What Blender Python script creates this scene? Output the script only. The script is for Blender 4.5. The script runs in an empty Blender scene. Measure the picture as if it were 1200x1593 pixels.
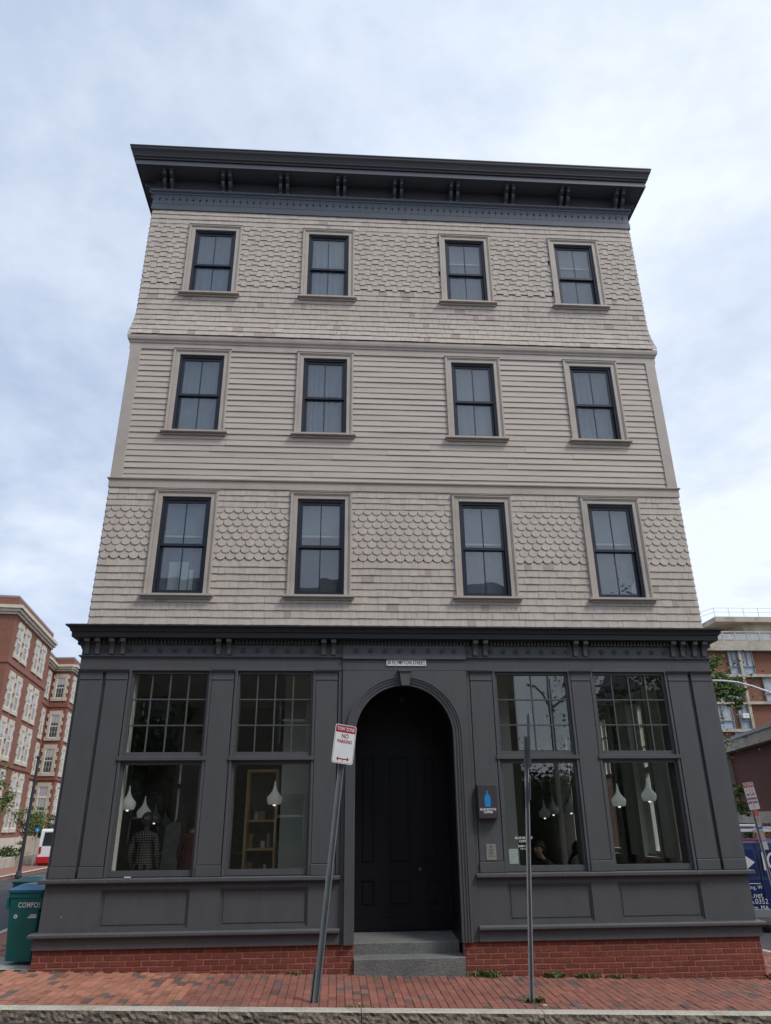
import bpy, math, random
from mathutils import Vector, Matrix
random.seed(7)
sc = bpy.context.scene
COL = sc.collection
R = math.radians
PI = math.pi

# ------------------------------------------------------------------ camera
cam = bpy.data.cameras.new('camera')
co = bpy.data.objects.new('camera', cam); COL.objects.link(co)
yaw, pit, rol = R(3.87934492), R(23.27081988), R(-0.56271503)
fw = Vector((math.sin(yaw)*math.cos(pit), math.cos(yaw)*math.cos(pit), math.sin(pit)))
ri = fw.cross(Vector((0, 0, 1))).normalized(); up = ri.cross(fw)
r2 = ri*math.cos(rol)+up*math.sin(rol); u2 = -ri*math.sin(rol)+up*math.cos(rol)
m = Matrix((r2, u2, -fw)).transposed().to_4x4(); m.translation = Vector((0, -11.6, 1.75))
co.matrix_world = m
cam.sensor_fit = 'HORIZONTAL'; cam.sensor_width = 36; cam.lens = 36*1130/1200
cam.clip_start = 0.1; cam.clip_end = 2000
sc.camera = co

# ------------------------------------------------------------------ light
SUN_EL, SUN_AZ = R(52), R(128)          # high, behind the camera and to the right (azimuth from +Y, clockwise)
w = bpy.data.worlds.new('World'); sc.world = w; w.use_nodes = True
nt = w.node_tree; nt.nodes.clear()
def N(t, **k):
    n = nt.nodes.new(t)
    for a, b in k.items(): setattr(n, a, b)
    return n
sky = N('ShaderNodeTexSky', sky_type='NISHITA', sun_disc=False, sun_elevation=SUN_EL, sun_rotation=SUN_AZ, dust_density=2.0)
tc = N('ShaderNodeTexCoord'); sep = N('ShaderNodeSeparateXYZ'); nt.links.new(tc.outputs['Generated'], sep.inputs[0])
def mth(op, a, b=None, clamp=False):
    n = N('ShaderNodeMath', operation=op, use_clamp=clamp)
    for i, x in enumerate((a, b)):
        if x is None: continue
        if isinstance(x, (int, float)): n.inputs[i].default_value = x
        else: nt.links.new(x, n.inputs[i])
    return n.outputs[0]
zz = mth('ADD', mth('MAXIMUM', sep.outputs[2], 0.0), 0.22)
px = mth('DIVIDE', sep.outputs[0], zz); py = mth('DIVIDE', sep.outputs[1], zz)
cmb = N('ShaderNodeCombineXYZ'); nt.links.new(px, cmb.inputs[0]); nt.links.new(py, cmb.inputs[1])
n1 = N('ShaderNodeTexNoise'); n1.inputs['Scale'].default_value = 1.5; n1.inputs['Detail'].default_value = 7; n1.inputs['Roughness'].default_value = 0.55; n1.inputs['Distortion'].default_value = 0.35
n2 = N('ShaderNodeTexNoise'); n2.inputs['Scale'].default_value = 4.2; n2.inputs['Detail'].default_value = 6; n2.inputs['Roughness'].default_value = 0.6
nt.links.new(cmb.outputs[0], n1.inputs['Vector']); nt.links.new(cmb.outputs[0], n2.inputs['Vector'])
cov = mth('ADD', mth('MULTIPLY', n1.outputs[0], 1.9), mth('MULTIPLY', n2.outputs[0], 1.0))
cov = mth('ADD', cov, mth('MULTIPLY', sep.outputs[0], .6))       # thicker cloud towards the right
cov = mth('MULTIPLY', mth('SUBTRACT', cov, 0.90), 1.15, clamp=True)
ccol = N('ShaderNodeMix', data_type='RGBA')
ccol.inputs[6].default_value = (0.40, 0.485, 0.645, 1); ccol.inputs[7].default_value = (0.70, 0.76, 0.86, 1)
nt.links.new(cov, ccol.inputs[0])
bsky = N('ShaderNodeBackground'); bsky.inputs[1].default_value = 0.10; nt.links.new(sky.outputs[0], bsky.inputs[0])
bcl = N('ShaderNodeBackground'); bcl.inputs[1].default_value = 1.0; nt.links.new(ccol.outputs[2], bcl.inputs[0])
mixw = N('ShaderNodeMixShader'); mixw.inputs[0].default_value = 0.8
veil = mth('ADD', mth('MULTIPLY', cov, 0.18), 0.78, clamp=True)
nt.links.new(veil, mixw.inputs[0])
nt.links.new(bsky.outputs[0], mixw.inputs[1]); nt.links.new(bcl.outputs[0], mixw.inputs[2])
wo = N('ShaderNodeOutputWorld'); nt.links.new(mixw.outputs[0], wo.inputs[0])
sl = bpy.data.lights.new('sun', 'SUN'); sl.energy = 1.5; sl.angle = R(14); sl.color = (1.0, 0.96, 0.9)
so = bpy.data.objects.new('sun', sl); COL.objects.link(so)
sd = Vector((math.sin(SUN_AZ)*math.cos(SUN_EL), math.cos(SUN_AZ)*math.cos(SUN_EL), math.sin(SUN_EL)))
so.rotation_euler = sd.to_track_quat('Z', 'Y').to_euler(); so.location = (20, -40, 60)
sc.view_settings.view_transform = 'Standard'; sc.view_settings.look = 'None'
sc.view_settings.exposure = 0.42; sc.view_settings.gamma = 1; sc.view_settings.use_curve_mapping = False
sc.render.engine = 'CYCLES'
sc.cycles.max_bounces = 8; sc.cycles.transparent_max_bounces = 16; sc.cycles.glossy_bounces = 3; sc.cycles.caustics_reflective = False

# ------------------------------------------------------------------ materials
def mat(name, col, rough=0.7, var=0.0, scale=8.0, bump=0.0, bscale=60.0, island=0.0, objvar=0.0, spec=0.4, stretch=(1, 1, 1), dirt=None, dscale=1.5, damt=0.5, metal=0.0):
    M = bpy.data.materials.new(name); M.use_nodes = True; t = M.node_tree; b = t.nodes['Principled BSDF']
    b.inputs['Base Color'].default_value = (*col, 1); b.inputs['Roughness'].default_value = rough
    b.inputs['Specular IOR Level'].default_value = spec; b.inputs['Metallic'].default_value = metal
    L = t.links.new
    def nd(ty, **k):
        n = t.nodes.new(ty)
        for a, c in k.items(): setattr(n, a, c)
        return n
    g = nd('ShaderNodeNewGeometry')
    mp = nd('ShaderNodeMapping'); mp.inputs['Scale'].default_value = stretch; L(g.outputs['Position'], mp.inputs[0])
    val = None
    def add(x):
        nonlocal val
        if val is None: val = x
        else:
            a = nd('ShaderNodeMath', operation='ADD'); L(val, a.inputs[0]); L(x, a.inputs[1]); val = a.outputs[0]
    def mr(x, lo, hi):
        a = nd('ShaderNodeMapRange'); a.inputs['To Min'].default_value = lo; a.inputs['To Max'].default_value = hi; L(x, a.inputs['Value']); return a.outputs[0]
    if var:
        n = nd('ShaderNodeTexNoise'); n.inputs['Scale'].default_value = scale; n.inputs['Detail'].default_value = 6; n.inputs['Roughness'].default_value = 0.6
        L(mp.outputs[0], n.inputs['Vector']); a = nd('ShaderNodeMapRange'); a.inputs['From Min'].default_value = .25; a.inputs['From Max'].default_value = .75
        a.inputs['To Min'].default_value = -var; a.inputs['To Max'].default_value = var; L(n.outputs[0], a.inputs['Value']); add(a.outputs[0])
    if island: add(mr(g.outputs['Random Per Island'], -island, island))
    if objvar:
        oi = nd('ShaderNodeObjectInfo'); add(mr(oi.outputs['Random'], -objvar, objvar))
    out = None
    if val is not None:
        a = nd('ShaderNodeMath', operation='ADD'); L(val, a.inputs[0]); a.inputs[1].default_value = 1
        h = nd('ShaderNodeVectorMath', operation='SCALE'); h.inputs[0].default_value = col; L(a.outputs[0], h.inputs['Scale']); out = h.outputs[0]
    if dirt:
        n = nd('ShaderNodeTexNoise'); n.inputs['Scale'].default_value = dscale; n.inputs['Detail'].default_value = 8; n.inputs['Roughness'].default_value = 0.7
        L(mp.outputs[0], n.inputs['Vector']); a = nd('ShaderNodeMapRange'); a.inputs['From Min'].default_value = .48; a.inputs['From Max'].default_value = .72
        a.inputs['To Max'].default_value = damt; L(n.outputs[0], a.inputs['Value'])
        mx = nd('ShaderNodeMix', data_type='RGBA'); L(a.outputs[0], mx.inputs[0]); mx.inputs[6].default_value = (*col, 1); mx.inputs[7].default_value = (*dirt, 1)
        if out: L(out, mx.inputs[6])
        out = mx.outputs[2]
    if out: L(out, b.inputs['Base Color'])
    if bump:
        n = nd('ShaderNodeTexNoise'); n.inputs['Scale'].default_value = bscale; n.inputs['Detail'].default_value = 5
        L(mp.outputs[0], n.inputs['Vector']); bp = nd('ShaderNodeBump'); bp.inputs['Strength'].default_value = bump; bp.inputs['Distance'].default_value = 0.02
        L(n.outputs[0], bp.inputs['Height']); L(bp.outputs[0], b.inputs['Normal'])
    return M
def glass(name, tint=(0.9, 0.93, 0.92), f0=0.05, rough=0.0, wav=0.0, haze=0.0):
    M = bpy.data.materials.new(name); M.use_nodes = True; t = M.node_tree; t.nodes.clear(); L = t.links.new
    def nd(ty, **k):
        n = t.nodes.new(ty)
        for a, c in k.items(): setattr(n, a, c)
        return n
    g = nd('ShaderNodeNewGeometry'); d = nd('ShaderNodeVectorMath', operation='DOT_PRODUCT'); L(g.outputs['Incoming'], d.inputs[0]); L(g.outputs['Normal'], d.inputs[1])
    def ma(op, a, b=None):
        n = nd('ShaderNodeMath', operation=op)
        for i, x in enumerate((a, b)):
            if x is None: continue
            if isinstance(x, (int, float)): n.inputs[i].default_value = x
            else: L(x, n.inputs[i])
        return n.outputs[0]
    f = ma('ADD', ma('MULTIPLY', ma('POWER', ma('SUBTRACT', 1.0, ma('ABSOLUTE', d.outputs['Value'])), 5.0), 1-f0), f0)
    tr = nd('ShaderNodeBsdfTransparent'); tr.inputs[0].default_value = (*tint, 1)
    gl = nd('ShaderNodeBsdfGlossy'); gl.inputs['Roughness'].default_value = rough
    if wav:
        n = nd('ShaderNodeTexNoise'); n.inputs['Scale'].default_value = 1.7; n.inputs['Detail'].default_value = 1
        L(g.outputs['Position'], n.inputs['Vector']); bp = nd('ShaderNodeBump'); bp.inputs['Strength'].default_value = wav; bp.inputs['Distance'].default_value = 0.05
        L(n.outputs[0], bp.inputs['Height']); L(bp.outputs[0], gl.inputs['Normal'])
    mx = nd('ShaderNodeMixShader'); L(f, mx.inputs[0])
    L(tr.outputs[0], mx.inputs[1]); L(gl.outputs[0], mx.inputs[2]); last = mx.outputs[0]
    if haze:
        df = nd('ShaderNodeBsdfDiffuse'); df.inputs[0].default_value = (.5, .56, .62, 1)
        m2 = nd('ShaderNodeMixShader'); m2.inputs[0].default_value = haze; L(last, m2.inputs[1]); L(df.outputs[0], m2.inputs[2]); last = m2.outputs[0]
    o = nd('ShaderNodeOutputMaterial'); L(last, o.inputs[0]); return M

SH = mat('taupe_shingle', (0.53, 0.463, 0.402), .85, var=.08, scale=5, bump=.25, bscale=30, island=.03, objvar=.03, stretch=(6, 6, .8), dirt=(.27, .215, .19), dscale=.55, damt=.30)
CLAP = mat('taupe_clapboard', (0.53, 0.463, 0.402), .75, var=.06, scale=3, bump=.12, bscale=25, objvar=.035, stretch=(.6, 1, 5), dirt=(.3, .24, .22), dscale=.8, damt=.35)
TRIM = mat('taupe_trim', (0.47, 0.41, 0.357), .6, var=.07, scale=4, bump=.06, bscale=40, dirt=(.22, .19, .17), dscale=1.3, damt=.35)
BASEW = mat('wall_sheathing', (0.12, 0.10, 0.09), .9, var=.1)
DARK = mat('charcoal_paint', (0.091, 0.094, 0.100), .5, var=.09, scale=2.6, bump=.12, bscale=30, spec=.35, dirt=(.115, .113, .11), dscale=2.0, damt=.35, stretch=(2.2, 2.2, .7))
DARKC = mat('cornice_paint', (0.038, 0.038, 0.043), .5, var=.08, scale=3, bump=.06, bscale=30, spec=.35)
UPD = mat('slate_paint', (0.088, 0.100, 0.122), .55, var=.10, scale=3, bump=.06, bscale=30, dirt=(.05, .05, .055), dscale=1.5, damt=.4)
DOOR = mat('black_door_paint', (0.013, 0.0135, 0.017), .4, var=.1, scale=3, spec=.25)
SASH = mat('navy_sash', (0.018, 0.022, 0.036), .35, var=.15, scale=5)
PANE = glass('window_glass', tint=(.95,.97,.95), f0=.085, wav=.006)
SPANE = glass('screened_glass', tint=(.8, .84, .88), f0=.10, wav=.10, haze=.07)
BLIND = mat('blind_cloth', (0.19, 0.245, 0.275), .9, var=.15, scale=6, stretch=(1, 1, 14))
SH2 = mat('weathered_shingle', (0.40, 0.33, 0.29), .9, var=.12, scale=8, bump=.25, stretch=(6, 6, .8))
SH3 = mat('new_shingle', (0.55, 0.49, 0.44), .9, var=.08, scale=8, bump=.25, stretch=(6, 6, .8))
SHEER2 = mat('net_curtain', (0.16, 0.20, 0.22), .95, var=.2, scale=3, stretch=(2, 2, 2))
SHEER = mat('sheer_curtain', (0.10, 0.135, 0.175), .95, var=.35, scale=5, stretch=(5, 5, 1.2))
WHITE = mat('white_paint', (0.78, 0.78, 0.74), .6, var=.03)
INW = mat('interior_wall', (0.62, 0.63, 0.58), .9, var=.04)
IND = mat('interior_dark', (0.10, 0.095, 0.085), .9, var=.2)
FLOORI = mat('interior_floor', (0.12, 0.10, 0.08), .5, var=.1)
OAK = mat('oak_shelf', (0.5, 0.3, 0.14), .5, var=.15, scale=4, stretch=(1, 1, 4))
BRK = mat('painted_brick', (0.205, 0.055, 0.036), .85, var=.18, scale=14, bump=.5, bscale=70, objvar=.16, dirt=(.13, .05, .04), dscale=3, damt=.6)
MORT = mat('pink_mortar', (0.40, 0.18, 0.14), .9, var=.12, scale=20, bump=.4, bscale=90)
PAV = mat('paving_brick', (0.262, 0.105, 0.076), .85, var=.25, scale=9, bump=.5, bscale=60, island=.16, objvar=.16, dirt=(.135, .085, .075), dscale=1.1, damt=.8)
PAVG = mat('grey_paving_brick', (0.135, 0.095, 0.085), .85, var=.22, scale=9, bump=.5, bscale=60, objvar=.2, island=.2)
PAVO = mat('orange_paving_brick', (0.345, 0.148, 0.094), .85, var=.18, scale=9, bump=.5, bscale=60, objvar=.2, island=.18, dirt=(.2, .11, .08), dscale=1.3, damt=.6)
SANDJ = mat('joint_sand', (0.11, 0.08, 0.065), .95, var=.3, scale=30)
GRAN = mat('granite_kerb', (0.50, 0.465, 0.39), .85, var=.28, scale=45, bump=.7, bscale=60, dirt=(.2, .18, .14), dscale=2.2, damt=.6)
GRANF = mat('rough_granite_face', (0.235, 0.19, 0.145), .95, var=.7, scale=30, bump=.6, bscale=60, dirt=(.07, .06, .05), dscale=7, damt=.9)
STEP = mat('granite_step', (0.175, 0.178, 0.168), .85, var=.3, scale=35, bump=.5, bscale=50, dirt=(.105, .105, .10), dscale=3, damt=.7)
ASPH = mat('asphalt', (0.055, 0.056, 0.06), .9, var=.3, scale=40, bump=.6, bscale=90, dirt=(.085, .085, .085), dscale=.5, damt=.7)
CONC = mat('concrete_slab', (0.33, 0.32, 0.29), .9, var=.15, scale=12, bump=.3)
GALV = mat('galvanised_steel', (0.30, 0.33, 0.35), .45, var=.25, scale=12, metal=.6, stretch=(3, 3, .6), dirt=(.5, .5, .48), dscale=8, damt=.5)
GALVD = mat('weathered_steel', (0.30, 0.305, 0.315), .55, var=.2, scale=12, metal=.25, stretch=(3, 3, .6))
SIGNW = mat('sign_white', (0.72, 0.73, 0.74), .4, var=.04)
SIGNR = mat('sign_red', (0.36, 0.012, 0.02), .4, var=.05)
SIGNP = mat('sign_pale_red', (0.62, 0.16, 0.14), .5, var=.1)
STK = mat('faded_sticker', (.55, .42, .40), .6, var=.45, scale=25)
SBLUE = mat('sign_blue', (0.02, 0.26, 0.62), .4)
PLQ = mat('plaque_metal', (0.30, 0.29, 0.27), .45, var=.1, metal=.3)
BLK = mat('black_print', (0.02, 0.02, 0.02), .5)
SIGNB = mat('sign_box_brown', (0.055, 0.047, 0.05), .5, var=.06)
BIN = mat('bin_green', (0.005, 0.125, 0.115), .45, var=.1, bump=.05)
BINL = mat('bin_lid_blue', (0.02, 0.13, 0.24), .4, var=.1)
TEAL = mat('bin_lid_green', (0.008, 0.13, 0.105), .4, var=.1)
RUB = mat('rubber', (0.02, 0.02, 0.02), .8)
RBK = mat('red_brick_far', (0.225, 0.098, 0.068), .9, var=.28, scale=5, island=.1, stretch=(1, 1, 3))
RBK2 = mat('brick_panel_far', (0.225, 0.098, 0.064), .9, var=.2, scale=6, stretch=(1, 1, 3))
DBK = mat('dark_brick_far', (0.14, 0.056, 0.040), .9, var=.4, scale=7, stretch=(1, 1, 3))
TBK = mat('tan_brick', (0.17, 0.15, 0.11), .9, var=.25, scale=5, stretch=(1, 1, 4))
STN = mat('limestone', (0.60, 0.54, 0.45), .9, var=.12, scale=2, dirt=(.3, .27, .2), dscale=1.5)
CNC = mat('stained_concrete', (0.50, 0.44, 0.36), .9, var=.15, scale=1.2, dirt=(.2, .18, .15), dscale=.8, damt=.8)
LEADF = mat('roof_flashing', (0.25, 0.27, 0.3), .5)
FGL = mat('far_window_glass', (0.05, 0.06, 0.065), .08, spec=.9)
CURT = mat('far_curtain', (0.42, 0.44, 0.46), .8, var=.25, scale=3, stretch=(3, 3, .3))
BARK = mat('bark', (0.08, 0.06, 0.045), .95, var=.3, bump=.5)
LEAF = mat('leaf_green', (0.10, 0.15, 0.035), .7, island=.45, var=.2)
LEAFD = mat('dark_leaf', (0.04, 0.075, 0.02), .7, island=.45, var=.2)
WEED = mat('weed_green', (0.09, 0.15, 0.04), .7, island=.5)
WEEDY = mat('dry_weed', (0.24, 0.18, 0.08), .8, island=.4)
VANB = mat('van_navy', (0.016, 0.032, 0.13), .25, spec=.5, var=.05)
VANW = mat('white_vehicle_paint', (0.70, 0.71, 0.72), .3)
VRED = mat('red_vehicle_paint', (0.42, 0.02, 0.025), .3)
CHR = mat('bumper_grey', (0.27, 0.28, 0.29), .45, metal=.2)
LGT = mat('red_lens', (0.35, 0.01, 0.01), .2)
CAR_GL = mat('dark_vehicle_glass', (0.02, 0.03, 0.03), .05, spec=.8)
BULB = mat('lit_bulb', (.9, .85, .7), .4); BULB.node_tree.nodes['Principled BSDF'].inputs['Emission Color'].default_value = (1, .9, .72, 1); BULB.node_tree.nodes['Principled BSDF'].inputs['Emission Strength'].default_value = .9
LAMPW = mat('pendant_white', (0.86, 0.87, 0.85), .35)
_b = LAMPW.node_tree.nodes['Principled BSDF']; _b.inputs['Emission Color'].default_value = (.92, .97, .95, 1); _b.inputs['Emission Strength'].default_value = .08   # pendants are switched on; faint glow also put into near shades to brighten them
SKIN = mat('skin', (0.42, 0.25, 0.18), .6, var=.06)
HAIRG = mat('grey_hair', (0.22, 0.19, 0.16), .8, var=.3, scale=40)
HAIRD = mat('black_hair', (0.012, 0.010, 0.010), .6, var=.3, scale=40)
JEAN = mat('dark_trousers', (0.04, 0.045, 0.06), .9)
JACK = mat('black_jacket', (0.02, 0.022, 0.026), .8)
HOOD = mat('grey_hooded_top', (0.10, 0.105, 0.11), .9, var=.3, scale=20)
MARO = mat('maroon_cloth', (0.13, 0.02, 0.025), .9, var=.3)
PAPER = mat('paper', (0.66, 0.72, 0.74), .8)
POLEB = mat('black_pole_paint', (0.03, 0.033, 0.037), .5)
def check_mat():
    M = bpy.data.materials.new('checked_shirt'); M.use_nodes = True; t = M.node_tree; b = t.nodes['Principled BSDF']
    g = t.nodes.new('ShaderNodeNewGeometry'); s = t.nodes.new('ShaderNodeSeparateXYZ'); t.links.new(g.outputs['Position'], s.inputs[0])
    def ma(op, a, c=None):
        n = t.nodes.new('ShaderNodeMath'); n.operation = op
        for i, x in enumerate((a, c)):
            if x is None: continue
            if isinstance(x, (int, float)): n.inputs[i].default_value = x
            else: t.links.new(x, n.inputs[i])
        return n.outputs[0]
    def stripe(o): return ma('LESS_THAN', ma('FRACT', ma('MULTIPLY', o, 27.0)), .32)
    f = ma('MAXIMUM', stripe(ma('ADD', s.outputs[0], s.outputs[1])), stripe(s.outputs[2]))
    mx = t.nodes.new('ShaderNodeMix'); mx.data_type = 'RGBA'; t.links.new(f, mx.inputs[0]); mx.inputs[6].default_value = (.02, .02, .022, 1); mx.inputs[7].default_value = (.55, .52, .46, 1)
    t.links.new(mx.outputs[2], b.inputs['Base Color']); b.inputs['Roughness'].default_value = .9
    return M
CHK = check_mat()

# ------------------------------------------------------------------ mesh helpers
class MB:
    def __init__(s, M=None): s.v = []; s.f = []; s.m = []; s.M = M; s.cur = 0
    def _add(s, vs, fs):
        b = len(s.v); s.v += [tuple(x) for x in vs]; s.f += [tuple(b+i for i in f) for f in fs]; s.m += [s.cur]*len(fs); return s
    def box(s, x0, x1, y0, y1, z0, z1):
        if x0 > x1: x0, x1 = x1, x0
        if y0 > y1: y0, y1 = y1, y0
        if z0 > z1: z0, z1 = z1, z0
        return s._add([(x0, y0, z0), (x1, y0, z0), (x1, y1, z0), (x0, y1, z0), (x0, y0, z1), (x1, y0, z1), (x1, y1, z1), (x0, y1, z1)],
                      [(0, 3, 2, 1), (4, 5, 6, 7), (0, 1, 5, 4), (1, 2, 6, 5), (2, 3, 7, 6), (3, 0, 4, 7)])
    def cbox(s, x0, x1, y0, y1, z0, z1, c):      # front (-y) edges chamfered by c
        poly = [(x0, z0), (x1, z0), (x1, z1), (x0, z1)]; inn = [(x0+c, z0+c), (x1-c, z0+c), (x1-c, z1-c), (x0+c, z1-c)]
        vs = [(x, y1, z) for x, z in poly]+[(x, y0+c, z) for x, z in poly]+[(x, y0, z) for x, z in inn]
        fs = [(0, 1, 2, 3)[::-1] and (3, 2, 1, 0)[::-1]]
        fs = [(0, 3, 2, 1)[::-1]]
        for i in range(4):
            j = (i+1) % 4; fs += [(i, j, 4+j, 4+i), (4+i, 4+j, 8+j, 8+i)]
        fs.append((8, 9, 10, 11)); return s._add(vs, fs)
    def prism(s, poly, lo, hi, ax='y'):
        n = len(poly)
        def p(a, b, t): return (a, t, b) if ax == 'y' else ((t, a, b) if ax == 'x' else (a, b, t))
        vs = [p(a, b, lo) for a, b in poly]+[p(a, b, hi) for a, b in poly]
        fs = [tuple(range(n)), tuple(range(2*n-1, n-1, -1))]+[(i, n+i, n+(i+1) % n, (i+1) % n) for i in range(n)]
        return s._add(vs, fs)
    def sweep(s, prof, path):                    # prof [(d,z)] closed; path = list of functions d->(x,y)
        n = len(prof); k = len(path); vs = []
        for fn in path:
            for d, z in prof: x, y = fn(d); vs.append((x, y, z))
        fs = [tuple(range(n))[::-1], tuple(range((k-1)*n, k*n))]
        for a in range(k-1):
            for i in range(n):
                j = (i+1) % n; fs.append((a*n+i, a*n+j, (a+1)*n+j, (a+1)*n+i))
        return s._add(vs, fs)
    def tube(s, p0, p1, r0, r1=None, n=10):
        r1 = r0 if r1 is None else r1; p0 = Vector(p0); p1 = Vector(p1); d = (p1-p0).normalized()
        a = d.orthogonal().normalized(); b = d.cross(a); vs = []
        for p, r in ((p0, r0), (p1, r1)):
            for i in range(n):
                t = 2*PI*i/n; vs.append(p+a*math.cos(t)*r+b*math.sin(t)*r)
        return s._add(vs, [tuple(range(n))[::-1], tuple(range(n, 2*n))]+[(i, (i+1) % n, n+(i+1) % n, n+i) for i in range(n)])
    def lathe(s, c, prof, n=20):                 # prof [(r,z)]
        vs = []; k = len(prof)
        for r, z in prof:
            for i in range(n): vs.append((c[0]+math.cos(2*PI*i/n)*r, c[1]+math.sin(2*PI*i/n)*r, c[2]+z))
        fs = [(a*n+i, a*n+(i+1) % n, (a+1)*n+(i+1) % n, (a+1)*n+i) for a in range(k-1) for i in range(n)]
        fs += [tuple(range(n))[::-1], tuple(range((k-1)*n, k*n))]
        return s._add(vs, fs)
    def mesh(s, name, mats, smooth=False):
        me = bpy.data.meshes.new(name)
        vs = [s.M @ Vector(v) for v in s.v] if s.M is not None else s.v
        me.from_pydata([tuple(v) for v in vs], [], s.f)
        for mm in (mats if isinstance(mats, (list, tuple)) else [mats]): me.materials.append(mm)
        me.polygons.foreach_set('material_index', s.m)
        me.update()
        import bmesh
        bm = bmesh.new(); bm.from_mesh(me); bmesh.ops.recalc_face_normals(bm, faces=bm.faces); bm.to_mesh(me); bm.free()
        if smooth:
            me.polygons.foreach_set('use_smooth', [True]*len(me.polygons))
        return me
    def obj(s, name, mats, parent=None, smooth=False, kind=None, label=None):
        return link(name, s.mesh(name, mats, smooth), parent, kind=kind, label=label)
W = {}
def link(name, me, parent=None, mw=None, kind=None, label=None):
    o = bpy.data.objects.new(name, me); COL.objects.link(o)
    mw = mw or Matrix.Identity(4)
    if parent is not None:
        o.parent = parent; o.matrix_parent_inverse = W[parent.name].inverted()
    o.matrix_basis = mw; W[o.name] = mw
    if kind: o['kind'] = kind
    if label: o['label'] = label
    return o
def thing(name, label, cat, loc, group=None):
    o = bpy.data.objects.new(name, None); COL.objects.link(o); o.location = loc; o.empty_display_size = .2
    W[o.name] = Matrix.Translation(loc); o['label'] = label; o['category'] = cat
    if group: o['group'] = group
    return o
def tag(o, label, cat, group=None):
    o['label'] = label; o['category'] = cat
    if group: o['group'] = group
    return o
def text_mesh(name, s, size, mt, ext=.001, font_scale_x=1.0, align='CENTER', bold=0.0, spacing=1.0):
    cu = bpy.data.curves.new(name, 'FONT'); cu.body = s; cu.size = size; cu.extrude = ext; cu.align_x = align; cu.align_y = 'CENTER'; cu.offset = bold; cu.space_character = spacing
    cu.resolution_u = 3
    o = bpy.data.objects.new('tmp', cu); COL.objects.link(o); dg = bpy.context.evaluated_depsgraph_get(); dg.update()
    me = bpy.data.meshes.new_from_object(o.evaluated_get(dg)); bpy.data.objects.remove(o)
    me.transform(Matrix.Scale(font_scale_x, 4, (1, 0, 0))); me.name = name; me.materials.clear(); me.materials.append(mt); return me
UPR = Matrix.Rotation(PI/2, 4, 'X')              # text upright, facing -Y
def text(name, s, size, mt, parent, loc, rot=None, **k):
    me = text_mesh(name, s, size, mt, **k)
    return link(name, me, parent, Matrix.Translation(loc) @ (rot or Matrix.Identity(4)) @ UPR)

def gz(x, y):                                    # height of the pavement / natural ground
    xc = max(-5.0, min(13.0, x)); z = -0.1215-0.0283*xc
    yy = max(0.0, min(60.0, y)); t = max(0.0, min(1.0, (x+2)/6)); t = t*t*(3-2*t)
    z -= yy*(0.008*(1-t)+0.03*t)
    if y < 0: z += 0.02*max(y, -1.95)
    return z

# ================================================================== ground, roads, pavements
XL, XR = -3.97, 6.09                              # building sides
DEP = 11.0
def sheet(xs, ys, fz):
    b = MB(); nx, ny = len(xs), len(ys)
    b.v = [(x, y, fz(x, y)) for y in ys for x in xs]
    b.f = [(j*nx+i, j*nx+i+1, (j+1)*nx+i+1, (j+1)*nx+i) for j in range(ny-1) for i in range(nx-1)]; b.m = [0]*len(b.f); return b
def frange(a, b, s):
    o = []; x = a
    while x < b-1e-6: o.append(x); x += s
    o.append(b); return o
xs = [-900, -400, -200, -100, -60]+frange(-40, 60, 2)+[80, 120, 250, 500, 900]
ys = [-900, -400, -150, -60]+frange(-30, 70, 2)+[90, 130, 250, 500, 900]
def groundz(x, y):
    z = gz(x, min(y, 60))-0.15
    if y < -1.95: z = gz(x, -1.95)-0.125-0.004*max(0, min(3, -1.95-y))
    return z
sheet(xs, ys, groundz).obj('ground', ASPH, kind='structure')

KL = lambda y: -6.2-(max(y, -1.9)-4.3)*0.133 if y > 1 else -6.2-(1-4.3)*0.133-(1-y)*0.9   # left kerb line
def kerb_outline():                               # plan outline of the block's pavement (outer edge)
    pts = []
    for y in (60, 30, 14, 8, 4.3): pts.append((-6.2-(y-4.3)*0.133, y))
    pts += [(-5.95, 2.2), (-6.05, .9), (-6.6, -.4), (-7.5, -1.35), (-8.8, -1.8), (-10.5, -1.93)]
    return pts
# pavement bed: strip in front and at both sides (grid of quads following the slope)
bed = MB()
def quadgrid(b, x0, x1, y0, y1, nx, ny, fz, x0f=None, x1f=None):
    base = len(b.v)
    for j in range(ny+1):
        y = y0+(y1-y0)*j/ny
        a = x0f(y) if x0f else x0; c = x1f(y) if x1f else x1
        for i in range(nx+1):
            x = a+(c-a)*i/nx; b.v.append((x, y, fz(x, y)))
    for j in range(ny):
        for i in range(nx):
            q = base+j*(nx+1)+i; b.f.append((q, q+1, q+nx+2, q+nx+1)); b.m.append(b.cur)
bedz = lambda x, y: gz(x, y)-0.012
LK = lambda y: -6.2-(max(y, 0)-4.3)*0.133 if y >= 3 else -6.03-(3-y)*0.55
RK = lambda y: 8.05+(max(y, 0)-3)*0.02
quadgrid(bed, -9, 8.05, -1.78, 0.06, 20, 4, bedz)
quadgrid(bed, 0, XL+.02, 0.06, 40, 6, 24, bedz, x0f=lambda y: LK(y)+.1)
quadgrid(bed, XR-.02, 0, 0.06, 40, 4, 24, bedz, x1f=lambda y: RK(y)-.1)
pav = bed.obj('sidewalk', SANDJ, kind='structure')
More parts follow.
